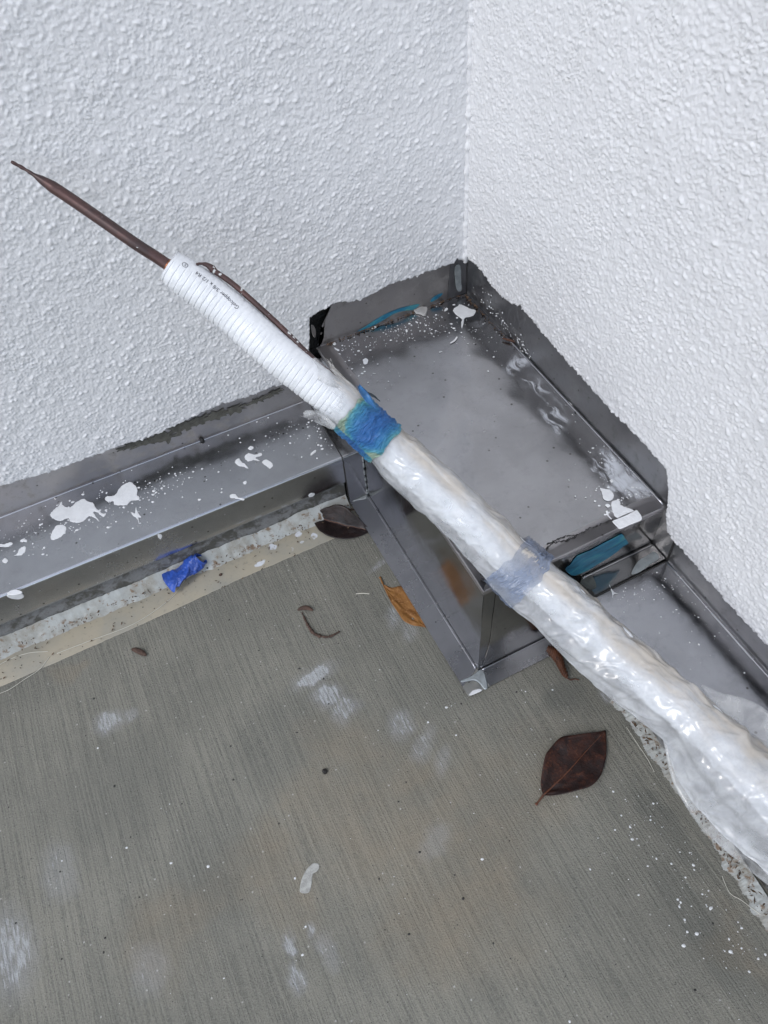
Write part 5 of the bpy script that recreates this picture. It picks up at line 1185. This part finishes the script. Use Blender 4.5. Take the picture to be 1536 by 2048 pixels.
# thin fibres
def fibre(pts, label, r=.00035):
    q, _ = catmull(pts, 60); q[:, 2] = .0016
    return tag(tube('fibre', q, r, M['thread'], None, 6), label, 'fibre')
fibre([(-0.7032, -0.1334, 0), (-0.6824, -0.1313, 0), (-0.6623, -0.1339, 0), (-0.642, -0.1425, 0)], 'pale fibre arching over the sealer band at the left border')
fibre([(-0.6419, -0.1506, 0), (-0.6557, -0.1614, 0), (-0.6739, -0.1659, 0), (-0.6918, -0.1704, 0), (-0.7087, -0.1698, 0)], 'pale fibre curving across the sealer edge at the left border')
fibre([(-0.6329, -0.1503, 0), (-0.5944, -0.1522, 0), (-0.54, -0.1547, 0), (-0.4925, -0.1424, 0), (-0.4663, -0.1238, 0)], 'long pale fibre along the sealer band below the blue scrap')
fibre([(-0.1155, -0.6845, 0), (-0.1185, -0.694, 0), (-0.1188, -0.7009, 0), (-0.1145, -0.7078, 0), (-0.1108, -0.7167, 0), (-0.1072, -0.7254, 0)], 'thin pale fibre curving over the concrete at the lower right', .0003)
fibre([(-0.1058, -0.5272, 0), (-0.1068, -0.5479, 0), (-0.1076, -0.5652, 0), (-0.1098, -0.5785, 0)], 'thin pale fibre beside the right sealant bead near the large leaf', .0003)
fibre([(-0.2882, -0.2438, 0), (-0.2809, -0.2469, 0), (-0.2738, -0.2516, 0)], 'short straight straw on the concrete left of the tan leaf', .0006)
# blue latex scrap: a crumpled fingertip, open at one end
bs = empty('blue_latex_scrap'); tag(bs, 'crumpled bright blue latex scrap lying on the left sealant bead', 'scrap')
Q, _ = catmull([(-0.4392, -0.1169, 0.0195), (-0.4461, -0.1172, 0.016), (-0.4581, -0.1181, 0.0135), (-0.4721, -0.121, 0.013), (-0.49, -0.1227, 0.0105)], 60)
T, S, U = frames(Q); n, m = 60, 56; tt = np.arange(m) / m * 2 * np.pi; t = np.linspace(0, 1, n)[:, None]
wx = .0072 + .0105 * t ** 1.1; wz = .0080 * (1 - t) ** 1.1 + .0024
cr2 = fbm2(n, m, 16, 50, 131, (.6, 2.6)); cr3 = fbm2(n, m, 5, 14, 132)
f = 1 + .17 * (1 - np.abs(np.clip(cr2, -1.5, 1.5))) * np.minimum(1, t * 4) + .03 * cr3
wx = wx * (1 - .85 * np.clip((t - .93) / .07, 0, 1) ** 2)
V = Q[:, None] + (wx * np.cos(tt)[None] * f)[..., None] * S[:, None] + (wz * np.sin(tt)[None] * f + .0035 * np.sin(6 * t + 1) * (t > .1) * np.cos(tt)[None])[..., None] * U[:, None]
V[..., 2] = np.maximum(V[..., 2], .0035)
Vi = Q[:, None] + (V - Q[:, None]) * .93; n_ = n * m
rimF = np.stack([np.arange(m), n_ + np.arange(m), n_ + (np.arange(m) + 1) % m, (np.arange(m) + 1) % m], 1)
big_mesh('finger_tube', np.vstack([V.reshape(-1, 3), Vi.reshape(-1, 3)]), np.vstack([grid_faces(n, m, True), grid_faces(n, m, True)[:, ::-1] + n_, rimF]), M['blue'], bs)
ang = np.arange(40) / 40 * 2 * np.pi
rp = [Q[0] + S[0] * .0072 * math.cos(a) + U[0] * .0104 * math.sin(a) * .98 for a in ang]; rp.append(rp[0])
rp = np.array(rp); Vr = []
for i, p in enumerate(rp):
    d = (p - Q[0]); d /= np.linalg.norm(d)
    for a in range(6): Vr.append(p + .0007 * (math.cos(a * 1.0472) * d + math.sin(a * 1.0472) * T[0]))
big_mesh('rolled_rim', np.array(Vr), grid_faces(41, 6, True), M['blue'], bs)
bpy.context.view_layer.update()
for o in bpy.data.objects:                 # bring every Empty to the foot of its thing, parts staying where they are
    if o.type == 'EMPTY' and o.parent is None and o.children:
        bb = np.array([c.matrix_world @ Vector(k) for c in o.children if c.type == 'MESH' for k in c.bound_box])
        o.location = (float((bb[:, 0].min() + bb[:, 0].max()) / 2), float((bb[:, 1].min() + bb[:, 1].max()) / 2), float(bb[:, 2].min()))
        for c in o.children: c.matrix_parent_inverse = Matrix.Translation(-o.location)
print('objects', len(bpy.data.objects), 'tris', sum(len(o.data.loop_triangles) if o.type == 'MESH' and not o.data.calc_loop_triangles() else 0 for o in bpy.data.objects))
